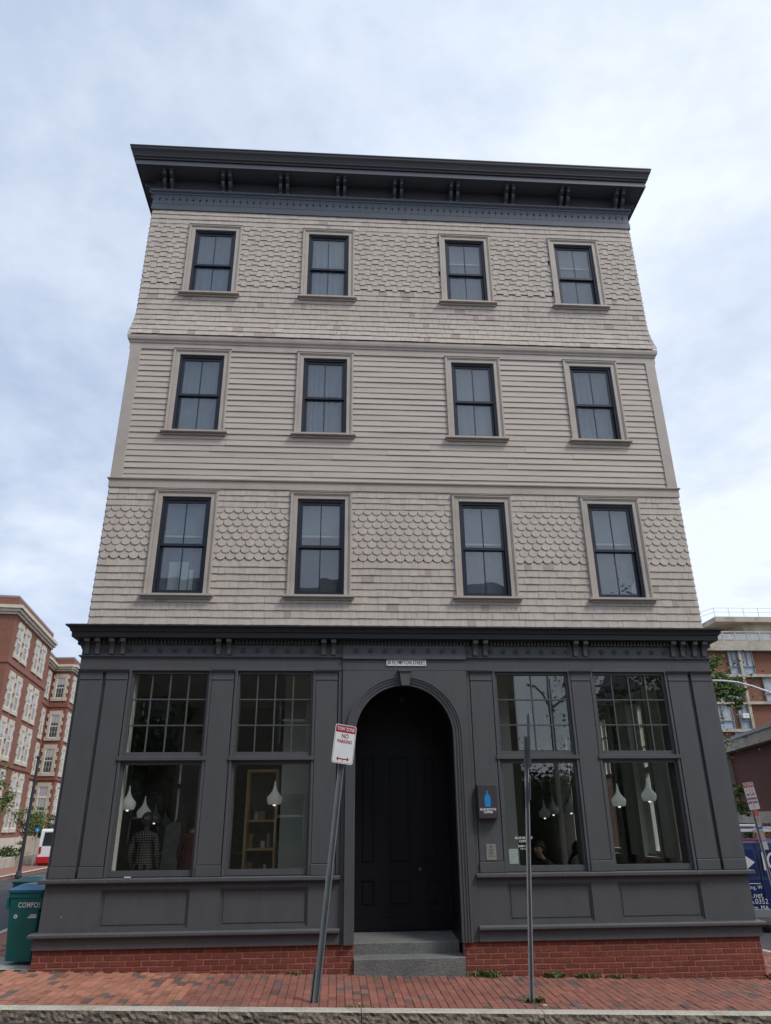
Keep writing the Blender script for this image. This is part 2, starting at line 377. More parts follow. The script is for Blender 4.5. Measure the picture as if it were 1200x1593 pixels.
# paving bricks: courses run away from the kerb, running bond
PL, PWd, PH = 0.203, 0.1, 0.05
def brick_mesh(nm, l, wd, h, mt, c=.004):
    b = MB(); b.v = [(-wd/2, -l/2, 0), (wd/2, -l/2, 0), (wd/2, l/2, 0), (-wd/2, l/2, 0), (-wd/2, -l/2, h-c), (wd/2, -l/2, h-c), (wd/2, l/2, h-c), (-wd/2, l/2, h-c),
                     (-wd/2+c, -l/2+c, h), (wd/2-c, -l/2+c, h), (wd/2-c, l/2-c, h), (-wd/2+c, l/2-c, h)]
    b.f = [(0, 3, 2, 1), (0, 1, 5, 4), (1, 2, 6, 5), (2, 3, 7, 6), (3, 0, 4, 7), (4, 5, 9, 8), (5, 6, 10, 9), (6, 7, 11, 10), (7, 4, 8, 11), (8, 9, 10, 11)]; b.m = [0]*10
    return b
pv = {k: brick_mesh('paving_brick', PL-.006, PWd-.006, PH, mt).mesh('paving_brick', mt) for k, mt in (('r', PAV), ('g', PAVG), ('o', PAVO))}
proto = brick_mesh('x', PL-.006, PWd-.006, PH, PAV)
def pav_kind(x, y):
    n = math.sin(x*1.9+y*2.3)*math.sin(x*.83-y*3.1+1.2)
    if random.random() < (.30 if n > .45 else .05): return 'g'
    return 'o' if x < -1.45+.25*y and random.random() < .93 else 'r'
cells = []
i = 0; x = -8.9
while x < 7.95:
    y = -1.775+PL/2+(PL/2 if i % 2 else 0)
    if i % 2: cells.append((x, -1.775+PL/4, .5))
    while y < -0.03:
        cells.append((x, y, 1.0)); y += PL
    x += PWd; i += 1
vis = [c for c in cells if -5.2 < c[0] < 6.9]
vis.sort(key=lambda c: (c[1], abs(c[0])))
single = set(vis[:300])
stuffb = {'r': MB(), 'g': MB(), 'o': MB()}
def add_pav(x, y, s, asobj):
    k = pav_kind(x, y); z = gz(x, y)-PH+random.uniform(-.003, .003)+(.006*math.sin(1.7*x+.4)*math.sin(2.6*y) if -1.6 < y < -.15 else 0)
    mw = Matrix.Translation((x+random.uniform(-.0015, .0015), y, z)) @ Matrix.Rotation(random.uniform(-.012, .012), 4, 'Z') @ Matrix.Rotation(0.0283+random.uniform(-.01, .01), 4, 'Y') @ Matrix.Rotation(.02+random.uniform(-.01, .01), 4, 'X') @ Matrix.Scale(s, 4, (0, 1, 0))
    if asobj: link('brick', pv[k], pav, mw)
    else:
        b = stuffb[k]; base = len(b.v); b.v += [tuple(mw @ Vector(v)) for v in proto.v]; b.f += [tuple(base+q for q in f) for f in proto.f]; b.m += [0]*len(proto.f)
for c in cells: add_pav(c[0], c[1], c[2], c in single)
for y0 in frange(.1, 9, PL):                      # side strips
    for x0 in frange(-8.2, XL-.1, PWd):
        if x0 > LK(y0)+.18 and not (y0 < 1.05 and x0 > -5.4): add_pav(x0, y0+random.choice((0, 0)), 1, False)
    for x0 in frange(XR+.06, 8.0, PWd):
        if x0 < RK(y0)-.16: add_pav(x0, y0, 1, False)
for k, b in stuffb.items(): b.obj('paving_bricks', {'r': PAV, 'g': PAVG, 'o': PAVO}[k], pav, kind='stuff')
# concrete patch under the bins
cp = MB(); quadgrid(cp, -5.42, -4.06, .04, 1.1, 4, 4, lambda x, y: gz(x, y)+.004); cp.obj('concrete_patch', CONC, kind='structure')
# granite kerb stones
ks = thing('granite_kerb', 'long pale granite kerb with rough dark face along the brick sidewalk', 'kerb', (0, -1.86, -.17))
def rough_stone(x0, x1, yb, yf, seed):
    rn = random.Random(seed); b = MB(); n = max(4, int((x1-x0)/.04)); rows = 8
    prof = [(yb, -.3), (yb, 0), (yf+.02, .0), (yf, -.014)]
    st = []
    for i in range(n+1):
        x = x0+(x1-x0)*i/n; z = gz(x, -1.78); ring = [(x, yb, z-.3), (x, yb, z+.001), (x, yf+.022, z-.002+rn.uniform(-.003, .003)), (x, yf+rn.uniform(-.004, .006), z-.014)]
        for k in range(1, rows+1): ring.append((x, yf-.012*math.sin(k/rows*PI)+rn.gauss(0, .006)+.010*math.sin(x*5.3+k*.9+seed)*math.sin(x*13.1+k*1.7)+.006, z-.014-.26*k/rows))
        st.append(ring)
    b.v = [p for r in st for p in r]; m = len(st[0])
    for i in range(n):
        for k in range(m-1):
            b.f.append((i*m+k, i*m+k+1, (i+1)*m+k+1, (i+1)*m+k)); b.m.append(1 if k >= 3 else 0)
    b.f += [tuple(range(m)), tuple(range(n*m, (n+1)*m))]; b.m += [0, 0]
    return b
kx = [-9.2, -6.4, -3.95, -1.25, .33, 2.4, 4.39, 6.5, 8.7]
for i in range(len(kx)-1):
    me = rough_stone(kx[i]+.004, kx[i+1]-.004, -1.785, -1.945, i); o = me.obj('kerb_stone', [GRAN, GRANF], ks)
# side kerbs
for nm, fx, lab in (('l', LK, 'pale granite kerb along the left side street'), ('r', RK, 'pale granite kerb along the right side street')):
    t = thing('side_kerb', lab, 'kerb', (fx(8), 8, gz(fx(8), 8)))
    yv = frange(3 if nm == 'l' else -1.5, 40, 2.6); s = 1 if nm == 'l' else -1
    for a, c in zip(yv, yv[1:]):
        b = MB(); q = []
        for y in (a+.006, c-.006):
            x = fx(y); q += [(x, y, gz(x, y)-.3), (x+s*.15, y, gz(x, y)-.3), (x+s*.15, y, gz(x, y)+.002), (x, y, gz(x, y)-.005)]
        b._add(q, [(0, 1, 2, 3), (4, 5, 6, 7), (0, 4, 5, 1), (1, 5, 6, 2), (2, 6, 7, 3), (3, 7, 4, 0)]); b.obj('kerb_stone', GRAN, t)
# far pavement of the left side street + opposite pavement behind the camera
fp = MB(); U = lambda y: -14.3-(y-25)*.133
quadgrid(fp, 0, 0, 8, 70, 3, 20, lambda x, y: gz(x, y), x0f=lambda y: U(y)-5, x1f=U)
quadgrid(fp, 0, 0, 8, 70, 1, 20, lambda x, y: gz(x, y)-(.15 if x > U(y)+.01 else 0), x0f=U, x1f=lambda y: U(y)+.02)
fp.obj('far_sidewalk', mat('far_brick_paving', (0.25, 0.12, .09), .9, var=.2, scale=3), kind='structure')
fk = MB(); quadgrid(fk, 0, 0, 8, 70, 1, 20, lambda x, y: gz(x, y)+.006, x0f=lambda y: U(y)-.25, x1f=lambda y: U(y)+.03); fk.obj('far_kerb', GRAN, kind='structure')
bp_ = MB(); quadgrid(bp_, -60, 60, -17, -9.5, 30, 2, lambda x, y: gz(x, -1.95)); bp_.box(-60, 60, -17, -9.5, -.9, -.6); bp_.obj('opposite_sidewalk', CONC, kind='structure')

# ================================================================== THE CORNER BUILDING
B = thing('corner_building', 'four-storey taupe shingled building with charcoal shopfront and arched doorway', 'building', (1.06, 0, -.2))
WX = [(-3.17, -2.105), (-.86, .20), (1.955, 3.015), (4.265, 5.325)]     # casing spans
LV = [(5.23, 7.085), (8.26, 10.015), (11.35, 13.08)]                   # casing bottom/top
SX = [(-3.23, -1.96), (-1.60, -.34), (2.47, 3.74), (4.07, 5.34)]       # shop window frame spans
OPN = .12                                                              # casing width
def wall_holes(b, x0, x1, z0, z1, y0, y1, holes):
    xs = sorted({x0, x1, *[h[0] for h in holes], *[h[1] for h in holes]}); xs = [x for x in xs if x0 <= x <= x1]
    for a, c in zip(xs, xs[1:]):
        mid = (a+c)/2; hs = sorted((h[2], h[3]) for h in holes if h[0] < mid < h[1]); z = z0
        for ha, hb in hs:
            if ha > z: b.box(a, c, y0, y1, z, ha)
            z = max(z, hb)
        if z < z1: b.box(a, c, y0, y1, z, z1)
def wall_holes_x(b, y0, y1, z0, z1, x0, x1, holes):   # wall in the YZ plane
    c = MB(); wall_holes(c, y0, y1, z0, z1, x0, x1, holes); b._add([(y, x, z) for x, y, z in c.v], c.f)
# core walls
b = MB(); holes = [(a+OPN, c-OPN, z0, z1-OPN) for a, c in WX for z0, z1 in LV]
wall_holes(b, XL+.02, XR-.02, 4.5, 14.6, .012, .2, holes); b.obj('upper_wall', BASEW, B)
sideopen_r = [(.5, 1.50), (2.42, 3.05), (4.4, 5.5), (7, 8.1)]
SZ = (1.1, 3.99)
for sgn, xw, nm in ((-1, XL, 'l'), (1, XR, 'r')):
    b = MB(); xa, xb = (xw, xw+.2) if sgn < 0 else (xw-.2, xw)
    hs = [(a, c+(.12 if sgn > 0 else 0), 1.18, 3.94) for a, c in (sideopen_r if sgn > 0 else sideopen_r[3:])]
    wall_holes_x(b, .202, DEP, .23, 4.5, xa, xb, hs)
    b.obj('side_shop_wall', [DARK], B)
    b = MB(); xa, xb = (xw+.03, xw+.2) if sgn < 0 else (xw-.2, xw-.03)
    hs = [(a, c, z0, z1) for a, c in ((1.5, 2.4), (4.4, 5.3), (7.4, 8.3)) for z0, z1 in ((5.3, 6.96), (8.3, 9.9), (11.4, 12.95))]
    wall_holes_x(b, .202, DEP, 4.5, 14.6, xa, xb, hs); b.obj('side_wall', BASEW, B)
b = MB(); b.box(XL, XR, DEP, DEP+.2, -.6, 14.7); b.obj('rear_wall', CLAP, B)
b = MB(); b.box(XL+.03, XR-.03, .05, DEP, 14.55, 14.62); b.obj('roof', BLK, B)
for z in (4.5, 7.2, 10.2): MB().box(XL+.2, XR-.2, .21, DEP-.01, z, z+.12).obj('floor_slab', INW if z < 5 else IND, B)
# side shingles: long weathered courses
b = MB()
for xw, s in ((XL, -1), (XR, 1)):
    z = 4.6
    while z < 13.42:
        if not (7.1 < z < 7.3 or 10.0 < z < 10.3):
            fl = .085*((10.97-z)/.68)**2 if 10.25 < z < 10.97 else 0
            f2 = .085*((10.97-z-.126)/.68)**2 if 10.28 < z < 10.84 else 0; p = [(xw+s*(.024+fl), z), (xw+s*(.006+f2), z+.126), (xw-s*.03, z+.126), (xw-s*.03, z)]
            for ya, yb in ((-.001-fl, 1.4), (2.5, 4.3), (5.4, 7.3), (8.4, DEP)) if any(z0-.1 < z < z1-.05 for z0, z1 in LV) else ((-.001-fl, DEP),):
                q = [(a, ya, c) for a, c in p]+[(a, yb, c) for a, c in p]
                b._add(q, [(0, 1, 2, 3), (7, 6, 5, 4), (0, 4, 5, 1), (1, 5, 6, 2), (2, 6, 7, 3), (3, 7, 4, 0)])
        z += .121
b.obj('side_shingles', SH, B, kind='stuff')
for xw, s in ((XL, -1), (XR, 1)):                 # side windows
    for a, c in ((1.5, 2.4), (4.4, 5.3), (7.4, 8.3)):
        for z0, z1 in ((5.3, 6.96), (8.3, 9.9), (11.4, 12.95)):
            X = lambda d: xw+s*d
            f = MB()
            f.box(X(0), X(.04), a-.1, a, z0-.02, z1+.1); f.box(X(0), X(.04), c, c+.1, z0-.02, z1+.1); f.box(X(0), X(.04), a, c, z1, z1+.1); f.box(X(0), X(.08), a-.13, c+.13, z0-.07, z0-.02)
            wv = f.obj('side_window', TRIM, B)
            f = MB(); zm = (z0+z1)/2
            for ya, yb in ((a, a+.06), (c-.06, c)): f.box(X(-.08), X(-.04), ya, yb, z0, z1)
            for za, zb in ((z0, z0+.06), (zm-.03, zm+.03), (z1-.06, z1)): f.box(X(-.08), X(-.04), a+.06, c-.06, za, zb)
            f.obj('sash', SASH, wv); MB().box(X(-.065), X(-.06), a+.06, c-.06, z0+.06, z1-.06).obj('pane', SPANE, wv); MB().box(X(-.16), X(-.15), a, c, z0, z1).obj('curtain', SHEER, wv)

def segs(z0, z1, fl=0, pad=.0, xl=None, xr=None):
    out = [(XL-fl if xl is None else xl, XR+fl if xr is None else xr)]
    for (zb, zt) in LV:
        if z1 > zb+.005 and z0 < zt-.005:
            new = []
            for a, c in out:
                cur = a
                for wa, wc in WX:
                    if wa > cur and wa < c: new.append((cur, wa+.003)); cur = wc-.003
                new.append((cur, c))
            out = new
    return out
def shingle_prism(poly, t=.020, ttop=.004, back=.004):
    """poly in local x,z (z 0 = butt line); front face tilts back towards the top"""
    zmin = min(z for x, z in poly); zmax = max(z for x, z in poly)
    b = MB(); n = len(poly); fy = lambda z: -(ttop+(t-ttop)*(zmax-z)/(zmax-zmin))
    b.v = [(x, fy(z), z) for x, z in poly]+[(x, fy(z)+.009, z) for x, z in poly]
    b.f = [tuple(range(n)), tuple(range(2*n-1, n-1, -1))]+[(i, n+i, n+(i+1) % n, (i+1) % n) for i in range(n)]; b.m = [0]*len(b.f); return b
flare = lambda z: .085*((10.97-z)/.68)**2 if 10.2 < z < 10.97 else 0.0
stuff_sh = MB()
def put(proto_b, me, name, mw, asobj, b=None):
    if asobj: return link(name, me, B, mw)
    b = b or stuff_sh; base = len(b.v); b.v += [tuple(mw @ Vector(v)) for v in proto_b.v]; b.f += [tuple(base+q for q in f) for f in proto_b.f]; b.m += [b.cur]*len(proto_b.f)
# --- straight shingles
L2rows = [7.01, 6.905, 6.79]; L2s = [6.68-.1215*i for i in range(8)]; L2low = [5.71-.1235*i for i in range(10)]
L4top = [13.355, 13.235, 13.105]; L4s = [12.985-.1295*i for i in range(12)]; L4low = [11.435-.1265*i for i in range(10)]
unit_b = shingle_prism([(-.5, 0), (.5, 0), (.5, .15), (-.5, .15)]); unit = unit_b.mesh('straight_shingle', SH); unit2 = unit_b.mesh('straight_shingle', SH2); unit3 = unit_b.mesh('straight_shingle', SH3)
rows = [(z, .13 if z > 6.8 else .14) for z in L2rows+L2low]+[(z, .145) for z in L4top+L4low]
order = sorted(rows, key=lambda r: r[0]); cnt = 0
for z, h in order:
    fl = flare(z)
    for a, c in segs(z, z+.1, fl, xl=XL-fl, xr=XR+fl):
        x = a
        while x < c-.004:
            wd = random.uniform(.09, .2)
            if c-(x+wd) < .05: wd = c-x
            dz = random.uniform(-.0035, .0035); z0 = z+dz
            nf = (flare(z)-flare(z+.12))
            mw = Matrix.Translation((x+wd/2, -fl, z0)) @ Matrix.Rotation(math.atan2(nf, .12)*-.0-math.atan2(nf, .12), 4, 'X') @ Matrix.Diagonal((wd-random.choice((.0015, .003, .004)), 1+random.uniform(-.15, .15), h/.15, 1))
            rr_ = random.random()
            if rr_ < .035: stuff_sh.cur = 1
            elif rr_ < .07: stuff_sh.cur = 2
            put(unit_b, (unit, unit2, unit3)[stuff_sh.cur], 'straight_shingle', mw, cnt < 300 and wd > .11); cnt += (wd > .11)
            stuff_sh.cur = 0
            x += wd
# --- fish scale shingles
def clip(poly, a, c):
    def half(p, k, s):
        out = []
        for i in range(len(p)):
            P, Q = p[i], p[(i+1) % len(p)]; ip = s*(P[0]-k) >= -1e-9; iq = s*(Q[0]-k) >= -1e-9
            if ip: out.append(P)
            if ip != iq:
                t = (k-P[0])/(Q[0]-P[0]); out.append((k, P[1]+t*(Q[1]-P[1])))
        return out
    return half(half(poly, a, 1), c, -1)
SW = .1585
fish = [(-SW/2+.0015, .165), (-SW/2+.0015, .07)]+[(-(SW/2-.0015)*math.cos(t*PI/9), .07-.07*math.sin(t*PI/9)) for t in range(1, 9)]+[(SW/2-.0015, .07), (SW/2-.0015, .165)]
fb = shingle_prism(fish, t=.021); fm = fb.mesh('fish_scale_shingle', SH); cnt = 0
for r, z in enumerate(reversed(L2s)):
    rr = 7-r
    for a, c in segs(z, z+.1):
        off = (SW/2 if rr % 2 else 0); k = math.floor((a-off)/SW); x = off+k*SW
        while x-SW/2 < c:
            if x+SW/2 > a+.012 and x-SW/2 < c-.012:
                full = x-SW/2 >= a-.004 and x+SW/2 <= c+.004
                mw = Matrix.Translation((x, 0, z+random.uniform(-.0025, .0025))) @ Matrix.Rotation(random.uniform(-.012, .012), 4, 'Y') @ Matrix.Diagonal((1, 1+random.uniform(-.12, .15), 1, 1))
                if full: put(fb, fm, 'fish_scale_shingle', mw, cnt < 300); cnt += 1
                else:
                    q = clip(fish, max(-SW, a-x), min(SW, c-x))
                    if len(q) > 2: pb = shingle_prism(q, t=.021); put(pb, None, '', mw, False)
            x += SW
# backing behind scale notches
# --- stepped shingles
PWs = .2505
longp = [(-.054, 0), (.054, 0), (.054, .19), (-.054, .19)]; shortp = [(-.068, .036), (.068, .036), (.068, .19), (-.068, .19)]
lb, sb = shingle_prism(longp, t=.022), shingle_prism(shortp, t=.021); lm, sm_ = lb.mesh('stepped_shingle', SH), sb.mesh('stepped_shingle', SH); cnt = 0
for r, z in enumerate(reversed(L4s)):
    rr = 11-r
    for a, c in segs(z, z+.1):
        off = [0, .085, -.03, .055, .12, .02][rr % 6]; k = math.floor((a-off)/PWs)-1; x = off+k*PWs
        while x < c:
            for dx, half, pb, me, pl in ((0, .054, lb, lm, longp), (PWs/2, .068, sb, sm_, shortp)):
                xx = x+dx
                if xx+half > a+.012 and xx-half < c-.012:
                    full = xx-half >= a-.004 and xx+half <= c+.004
                    mw = Matrix.Translation((xx, 0, z-.004+random.uniform(-.003, .003))) @ Matrix.Diagonal((1, 1+random.uniform(-.12, .15), 1, 1))
                    if full: put(pb, me, 'stepped_shingle', mw, cnt < 300); cnt += 1
                    else:
                        q = clip(pl, max(-1, a-xx), min(1, c-xx))
                        if len(q) > 2: put(shingle_prism(q, t=.021), None, '', mw, False)
            x += PWs
stuff_sh.obj('upper_shingles', [SH, SH2, SH3], B, kind='stuff')
# --- clapboards of the third storey
CX0, CX1 = -3.79, 5.92
for i in range(23):
    z = 10.0-.1185*(i+1)
    for a, c in segs(z, z+.1, xl=CX0, xr=CX1):
        cuts = [a, c]
        if c-a > 5:
            n = random.choice((2, 3)); cuts = sorted([a, c]+[a+(c-a)*(j+1)/(n+1)+random.uniform(-1, 1) for j in range(n)])
        for p, q in zip(cuts, cuts[1:]):
            t = random.uniform(.018, .023); tt = random.uniform(.003, .006); e = .0012
            n = max(2, int((q-p)/.8)); vs = []; 
            for k in range(n+1):
                x = p+e+(q-p-2*e)*k/n; wb = random.uniform(-.0035, .0035)
                vs += [(x, -t+wb, z+random.uniform(-.0015, .0015)), (x, -tt, z+.128), (x, -tt+.011, z+.128), (x, -t+wb+.010, z)]
            bb = MB(); fs = [(0, 1, 2, 3), tuple(n*4+k for k in (3, 2, 1, 0))]
            for k in range(n):
                for j in range(4): fs.append((k*4+j, k*4+(j+1) % 4, (k+1)*4+(j+1) % 4, (k+1)*4+j))
            bb._add(vs, fs); bb.obj('clapboard', CLAP, B)
# corner boards
for x0, x1 in ((XL, -3.792), (5.922, XR)):
    MB().cbox(x0-.012, x1+.012 if x0 < 0 else x1+.012, -.034, .012, 7.30, 10.0, .004).obj('corner_board', TRIM, B)
def path(x0, x1, dep): return [lambda d: (x0-d, dep), lambda d: (x0-d, -d), lambda d: (x1+d, -d), lambda d: (x1+d, dep)]
def wrap(prof, name, mt, parent=None, x0=XL, x1=XR, dep=DEP, **k):
    return MB().sweep(prof, path(x0, x1, dep)).obj(name, mt, parent or B, **k)
# belt under the top storey
wrap([(0, 10.0), (.03, 10.0), (.03, 10.125), (.045, 10.13), (.05, 10.16), (.075, 10.19), (.085, 10.235), (.085, 10.284), (.05, 10.30), (0, 10.33)], 'belt_course', TRIM)
# belt between second and third storey
wrap([(0, 7.13), (.026, 7.13), (.026, 7.275), (.05, 7.28), (.055, 7.30), (.03, 7.315), (0, 7.325)], 'belt_course', TRIM)
# top frieze
wrap([(0, 13.465), (.034, 13.465), (.034, 13.605), (.028, 13.61), (0, 13.615)], 'frieze_board', UPD)
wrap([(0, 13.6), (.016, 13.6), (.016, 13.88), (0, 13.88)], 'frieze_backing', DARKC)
nb = 73; wf = (XR-XL+.05)/nb
for i in range(nb):                                # boards with a diamond pierced at every joint
    x0 = XL-.025+i*wf; x1 = x0+wf; d = .027; zc = 13.735; e = .0022; zl, zh = 13.612, 13.878
    pl = [(x0+e, zl), (x1-e, zl), (x1-e, zc-d), (x1-d, zc), (x1-e, zc+d), (x1-e, zh), (x0+e, zh), (x0+e, zc+d), (x0+d, zc), (x0+e, zc-d)]
    MB().prism(pl, -.034, -.0165).obj('pierced_board', UPD, B)
wrap([(0, 13.865), (.045, 13.87), (.05, 13.9), (.085, 13.93), (.09, 13.965), (.06, 13.98), (0, 13.985)], 'frieze_moulding', UPD)
wrap([(0, 13.98), (.012, 13.98), (.02, 14.3), (0, 14.32)], 'upper_frieze', DARKC)
# main cornice: soffit, fascia, crown
wrap([(0, 14.31), (.345, 14.345), (.35, 14.33), (.37, 14.33), (.37, 14.44), (.0, 14.45)], 'cornice_fascia', [UPD])
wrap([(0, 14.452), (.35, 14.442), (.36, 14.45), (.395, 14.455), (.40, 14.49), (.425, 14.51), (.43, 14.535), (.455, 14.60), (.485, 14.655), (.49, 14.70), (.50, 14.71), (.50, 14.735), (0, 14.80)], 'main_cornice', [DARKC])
MB().box(XL-.1, XR+.1, .0, DEP, 14.79, 14.83).obj('roof_membrane', BLK, B)
def bracket_profile(dep, h):                       # scrolled outline in (outward d, z below top)
    p = [(0, 0), (dep, 0), (dep, -.045)]
    for a in range(0, 8): t = a/7*PI; p.append((dep-.02-.035*math.sin(t)-.09*a/7*0, -.045-.10*a/7))
    for a in range(0, 9): t = a/8*PI; p.append((dep*.55+.03*math.sin(t)-.05*a/8, -.15-.12*a/8))
    p += [(.05, -h+.03), (.04, -h), (0, -h)]
    return p
bps = bracket_profile(.29, .33)
def add_brackets(xs, prof, zt, wdt, name, mt, base):
    for x in xs:
        b = MB(); b.prism([(-base-d, zt+z) for d, z in prof], x-wdt/2, x+wdt/2, 'x')
        b.obj(name, mt, B)
cx = [-3.70, -2.495, -1.30, -.095, 1.11, 2.32, 3.52, 4.72, 5.93]
add_brackets([x+s*.072 for x in cx for s in (-1, 1)], bps, 14.335, .062, 'cornice_bracket', UPD, .015)
for yb in (.2, 1.4, 2.6):
    for s in (-.07, .07):
        for xw, sg in ((XL, -1), (XR, 1)):
            b = MB(); b.prism([(xw+sg*(.015+d), 14.335+z) for d, z in bps], yb+s-.031, yb+s+.031, 'y'); b.obj('cornice_bracket', UPD, B)

# --- upper windows
BLINDS = {(0, 0): .38, (0, 1): .36, (0, 2): .42, (0, 3): .40, (2, 2): .30, (2, 3): .30}
def upper_window(ci, li):
    xa, xb = WX[ci]; z0, z1 = LV[li]; cw = OPN
    f = MB()
    # casing: flat board with a raised back band, mitred as butt joints
    f.cbox(xa, xa+.032, -.052, .012, z0, z1, .004); f.cbox(xb-.032, xb, -.052, .012, z0, z1, .004); f.cbox(xa+.032, xb-.032, -.052, .012, z1-.032, z1, .004)
    f.box(xa+.0325, xa+.05, -.040, .012, z0, z1-.0325); f.box(xb-.05, xb-.0325, -.040, .012, z0, z1-.0325); f.box(xa+.05, xb-.05, -.040, .012, z1-.05, z1-.0325)
    f.cbox(xa+.0505, xa+cw, -.030, .09, z0, z1-.05, .004); f.cbox(xb-cw, xb-.0505, -.030, .09, z0, z1-.05, .004); f.cbox(xa+cw, xb-cw, -.030, .09, z1-cw, z1-.0505, .004)
    f.prism([(-.062, z1+.004), (-.062, z1+.014), (0.01, z1+.02), (.01, z1)], xa-.01, xb+.01, 'x')
    wn = f.obj('window', TRIM, B)
    s = MB(); s.prism([(-.105, z0-.045), (-.105, z0-.012), (.09, z0+.004), (.09, z0-.045)], xa-.055, xb+.055, 'x'); s.box(xa-.03, xb+.03, -.045, .01, z0-.085, z0-.046); s.obj('sill', TRIM, wn)
    a, c = xa+cw, xb-cw; zb, zt = z0+.005, z1-cw; zm = (zb+zt)/2-.015 if li == 0 else (zb+zt)/2-.03
    if li == 2: zm = 12.10
    if li == 1: zm = 9.05
    if li == 0: zm = 6.10
    fr = MB()                                       # outer frame
    fr.box(a, a+.045, .012, .10, zb, zt); fr.box(c-.045, c, .012, .10, zb, zt); fr.box(a+.045, c-.045, .012, .10, zt-.045, zt); fr.box(a+.045, c-.045, .012, .10, zb, zb+.03); fr.obj('frame', SASH, wn)
    def sash(y, za, zc, nm, rt, rb):
        q = MB(); q.box(a+.046, a+.092, y, y+.035, za, zc); q.box(c-.092, c-.046, y, y+.035, za, zc); q.box(a+.092, c-.092, y, y+.035, zc-rt, zc); q.box(a+.092, c-.092, y, y+.035, za, za+rb)
        xm = (a+c)/2; so_ = q.obj(nm, SASH, wn); MB().box(xm-.008, xm+.008, y+.006, y+.028, za+rb, zc-rt).obj('muntin', SASH, wn)
        for p, r in ((a+.092, xm-.008), (xm+.008, c-.092)):
            pm_ = MB().box((p-r)/2, (r-p)/2, -.002, .002, (za+rb-zc+rt)/2, (zc-rt-za-rb)/2).mesh('pane', SPANE)
            link('pane', pm_, wn, Matrix.Translation(((p+r)/2, y+.016, (za+rb+zc-rt)/2)) @ Matrix.Rotation(random.uniform(-.008, .008), 4, 'X') @ Matrix.Rotation(random.uniform(-.01, .01), 4, 'Z'))
    sash(.035, zm-.02, zt-.045, 'upper_sash', .05, .045)
    sash(.072, zb+.03, zm+.022, 'lower_sash', .045, .055)
    fb_ = BLINDS.get((li, ci))
    if fb_:
        zc = zt-(zt-zb)*fb_; MB().box(a+.03, c-.03, .15, .153, zc, zt).obj('blind', BLIND, wn); MB().box(a+.03, c-.03, .145, .158, zc-.03, zc-.001).obj('blind_rail', WHITE, wn)
        if (li, ci) != (0, 1):
            MB().box(a+.02, c-.02, .19, .195, zb, zc-.04).obj('curtain', SHEER, wn)
    else:
        b = MB(); n = 26; fa = (.014, .004, .009, .018)[(ci*2+li) % 4]; v = [(a+(c-a)*i/n, .165+fa*math.sin(i*(1.3+.25*((ci+2*li) % 4))+ci+li)+.006*math.sin(i*.6)) for i in range(n+1)]
        b.prism(v+[(x, y+.004) for x, y in reversed(v)], zb, zt, 'z'); b.obj('curtain', (BLIND, SHEER, SHEER2)[(ci*5+li*2) % 3], wn)
    if (li, ci) == (0, 3): b = MB(); b.prism([(c-.2, zb+.06), (c-.1, zb+.06), (c-.1, zb+.34), (c-.17, zb+.22)], .115, .117); b.obj('paper_sheet', PAPER, wn)
    if (li, ci) == (0, 0):
        b = MB(); b.box(c-.28, c-.21, .13, .16, zb+.04, zb+.46); b.box(c-.62, c-.30, .14, .16, zb+.1, zb+.6); b.obj('window_clutter', INW, wn)
for li in range(3):
    for ci in range(4): upper_window(ci, li)

# ================================================================== shopfront
AX0, AX1 = .085, 2.045                            # projecting portal panel
# brick base
bm_ = MB(); bm_.box(-4.03, .29, .0, .2, -.9, .232); bm_.box(1.835, 6.105, .0, .2, -.9, .232); bm_.box(-4.03, -3.85, .2, DEP, -.9, .232); bm_.box(5.92, 6.105, .2, DEP, -.9, .232)
base = bm_.obj('brick_base', MORT, B)
def wall_brick(w_, h_=.0555):
    b = MB(); b.cbox(-w_/2+.002, w_/2-.002, -.006, .01, 0, h_, .003); return b
wb_full = wall_brick(.197).mesh('brick', BRK)
wb = {}
for k in range(8):
    z = .2295-.0695*(k+1)+.004; x = -4.028-(.104 if k % 2 else 0); 
    while x < 6.103:
        for lo, hi in ((-4.03, .292), (1.833, 6.105)):
            a = max(x, lo); c = min(x+.2075, hi)
            if c-a > .03 and z+.055 > gz((a+c)/2, 0):
                w_ = round(c-a-.0105, 3)
                me = wb_full if abs(w_-.197) < .002 else wb.setdefault(w_, None) or wb.setdefault(w_, None)
                if me is None: me = wall_brick(w_).mesh('brick', BRK); wb[w_] = me
                link('brick', me, base, Matrix.Translation(((a+c)/2+random.uniform(-.002, .002), 0, z+random.uniform(-.0025, .0025))) @ Matrix.Rotation(random.uniform(-.008, .008), 4, 'Y') @ Matrix.Diagonal((1, random.uniform(.7, 1.3), 1, 1)))
        x += .2075
# side returns of the base in simple brick courses
b = MB()
for k in range(9):
    z = .2295-.0695*(k+1)+.004
    for s, xw in ((-1, -4.03), (1, 6.105)):
        y = .01+(.104 if k % 2 else 0)
        while y < 4.0:
            b.box(xw, xw+s*.006, y, y+.197, z, z+.0585); y += .2075
b.obj('side_bricks', BRK, base, kind='stuff')
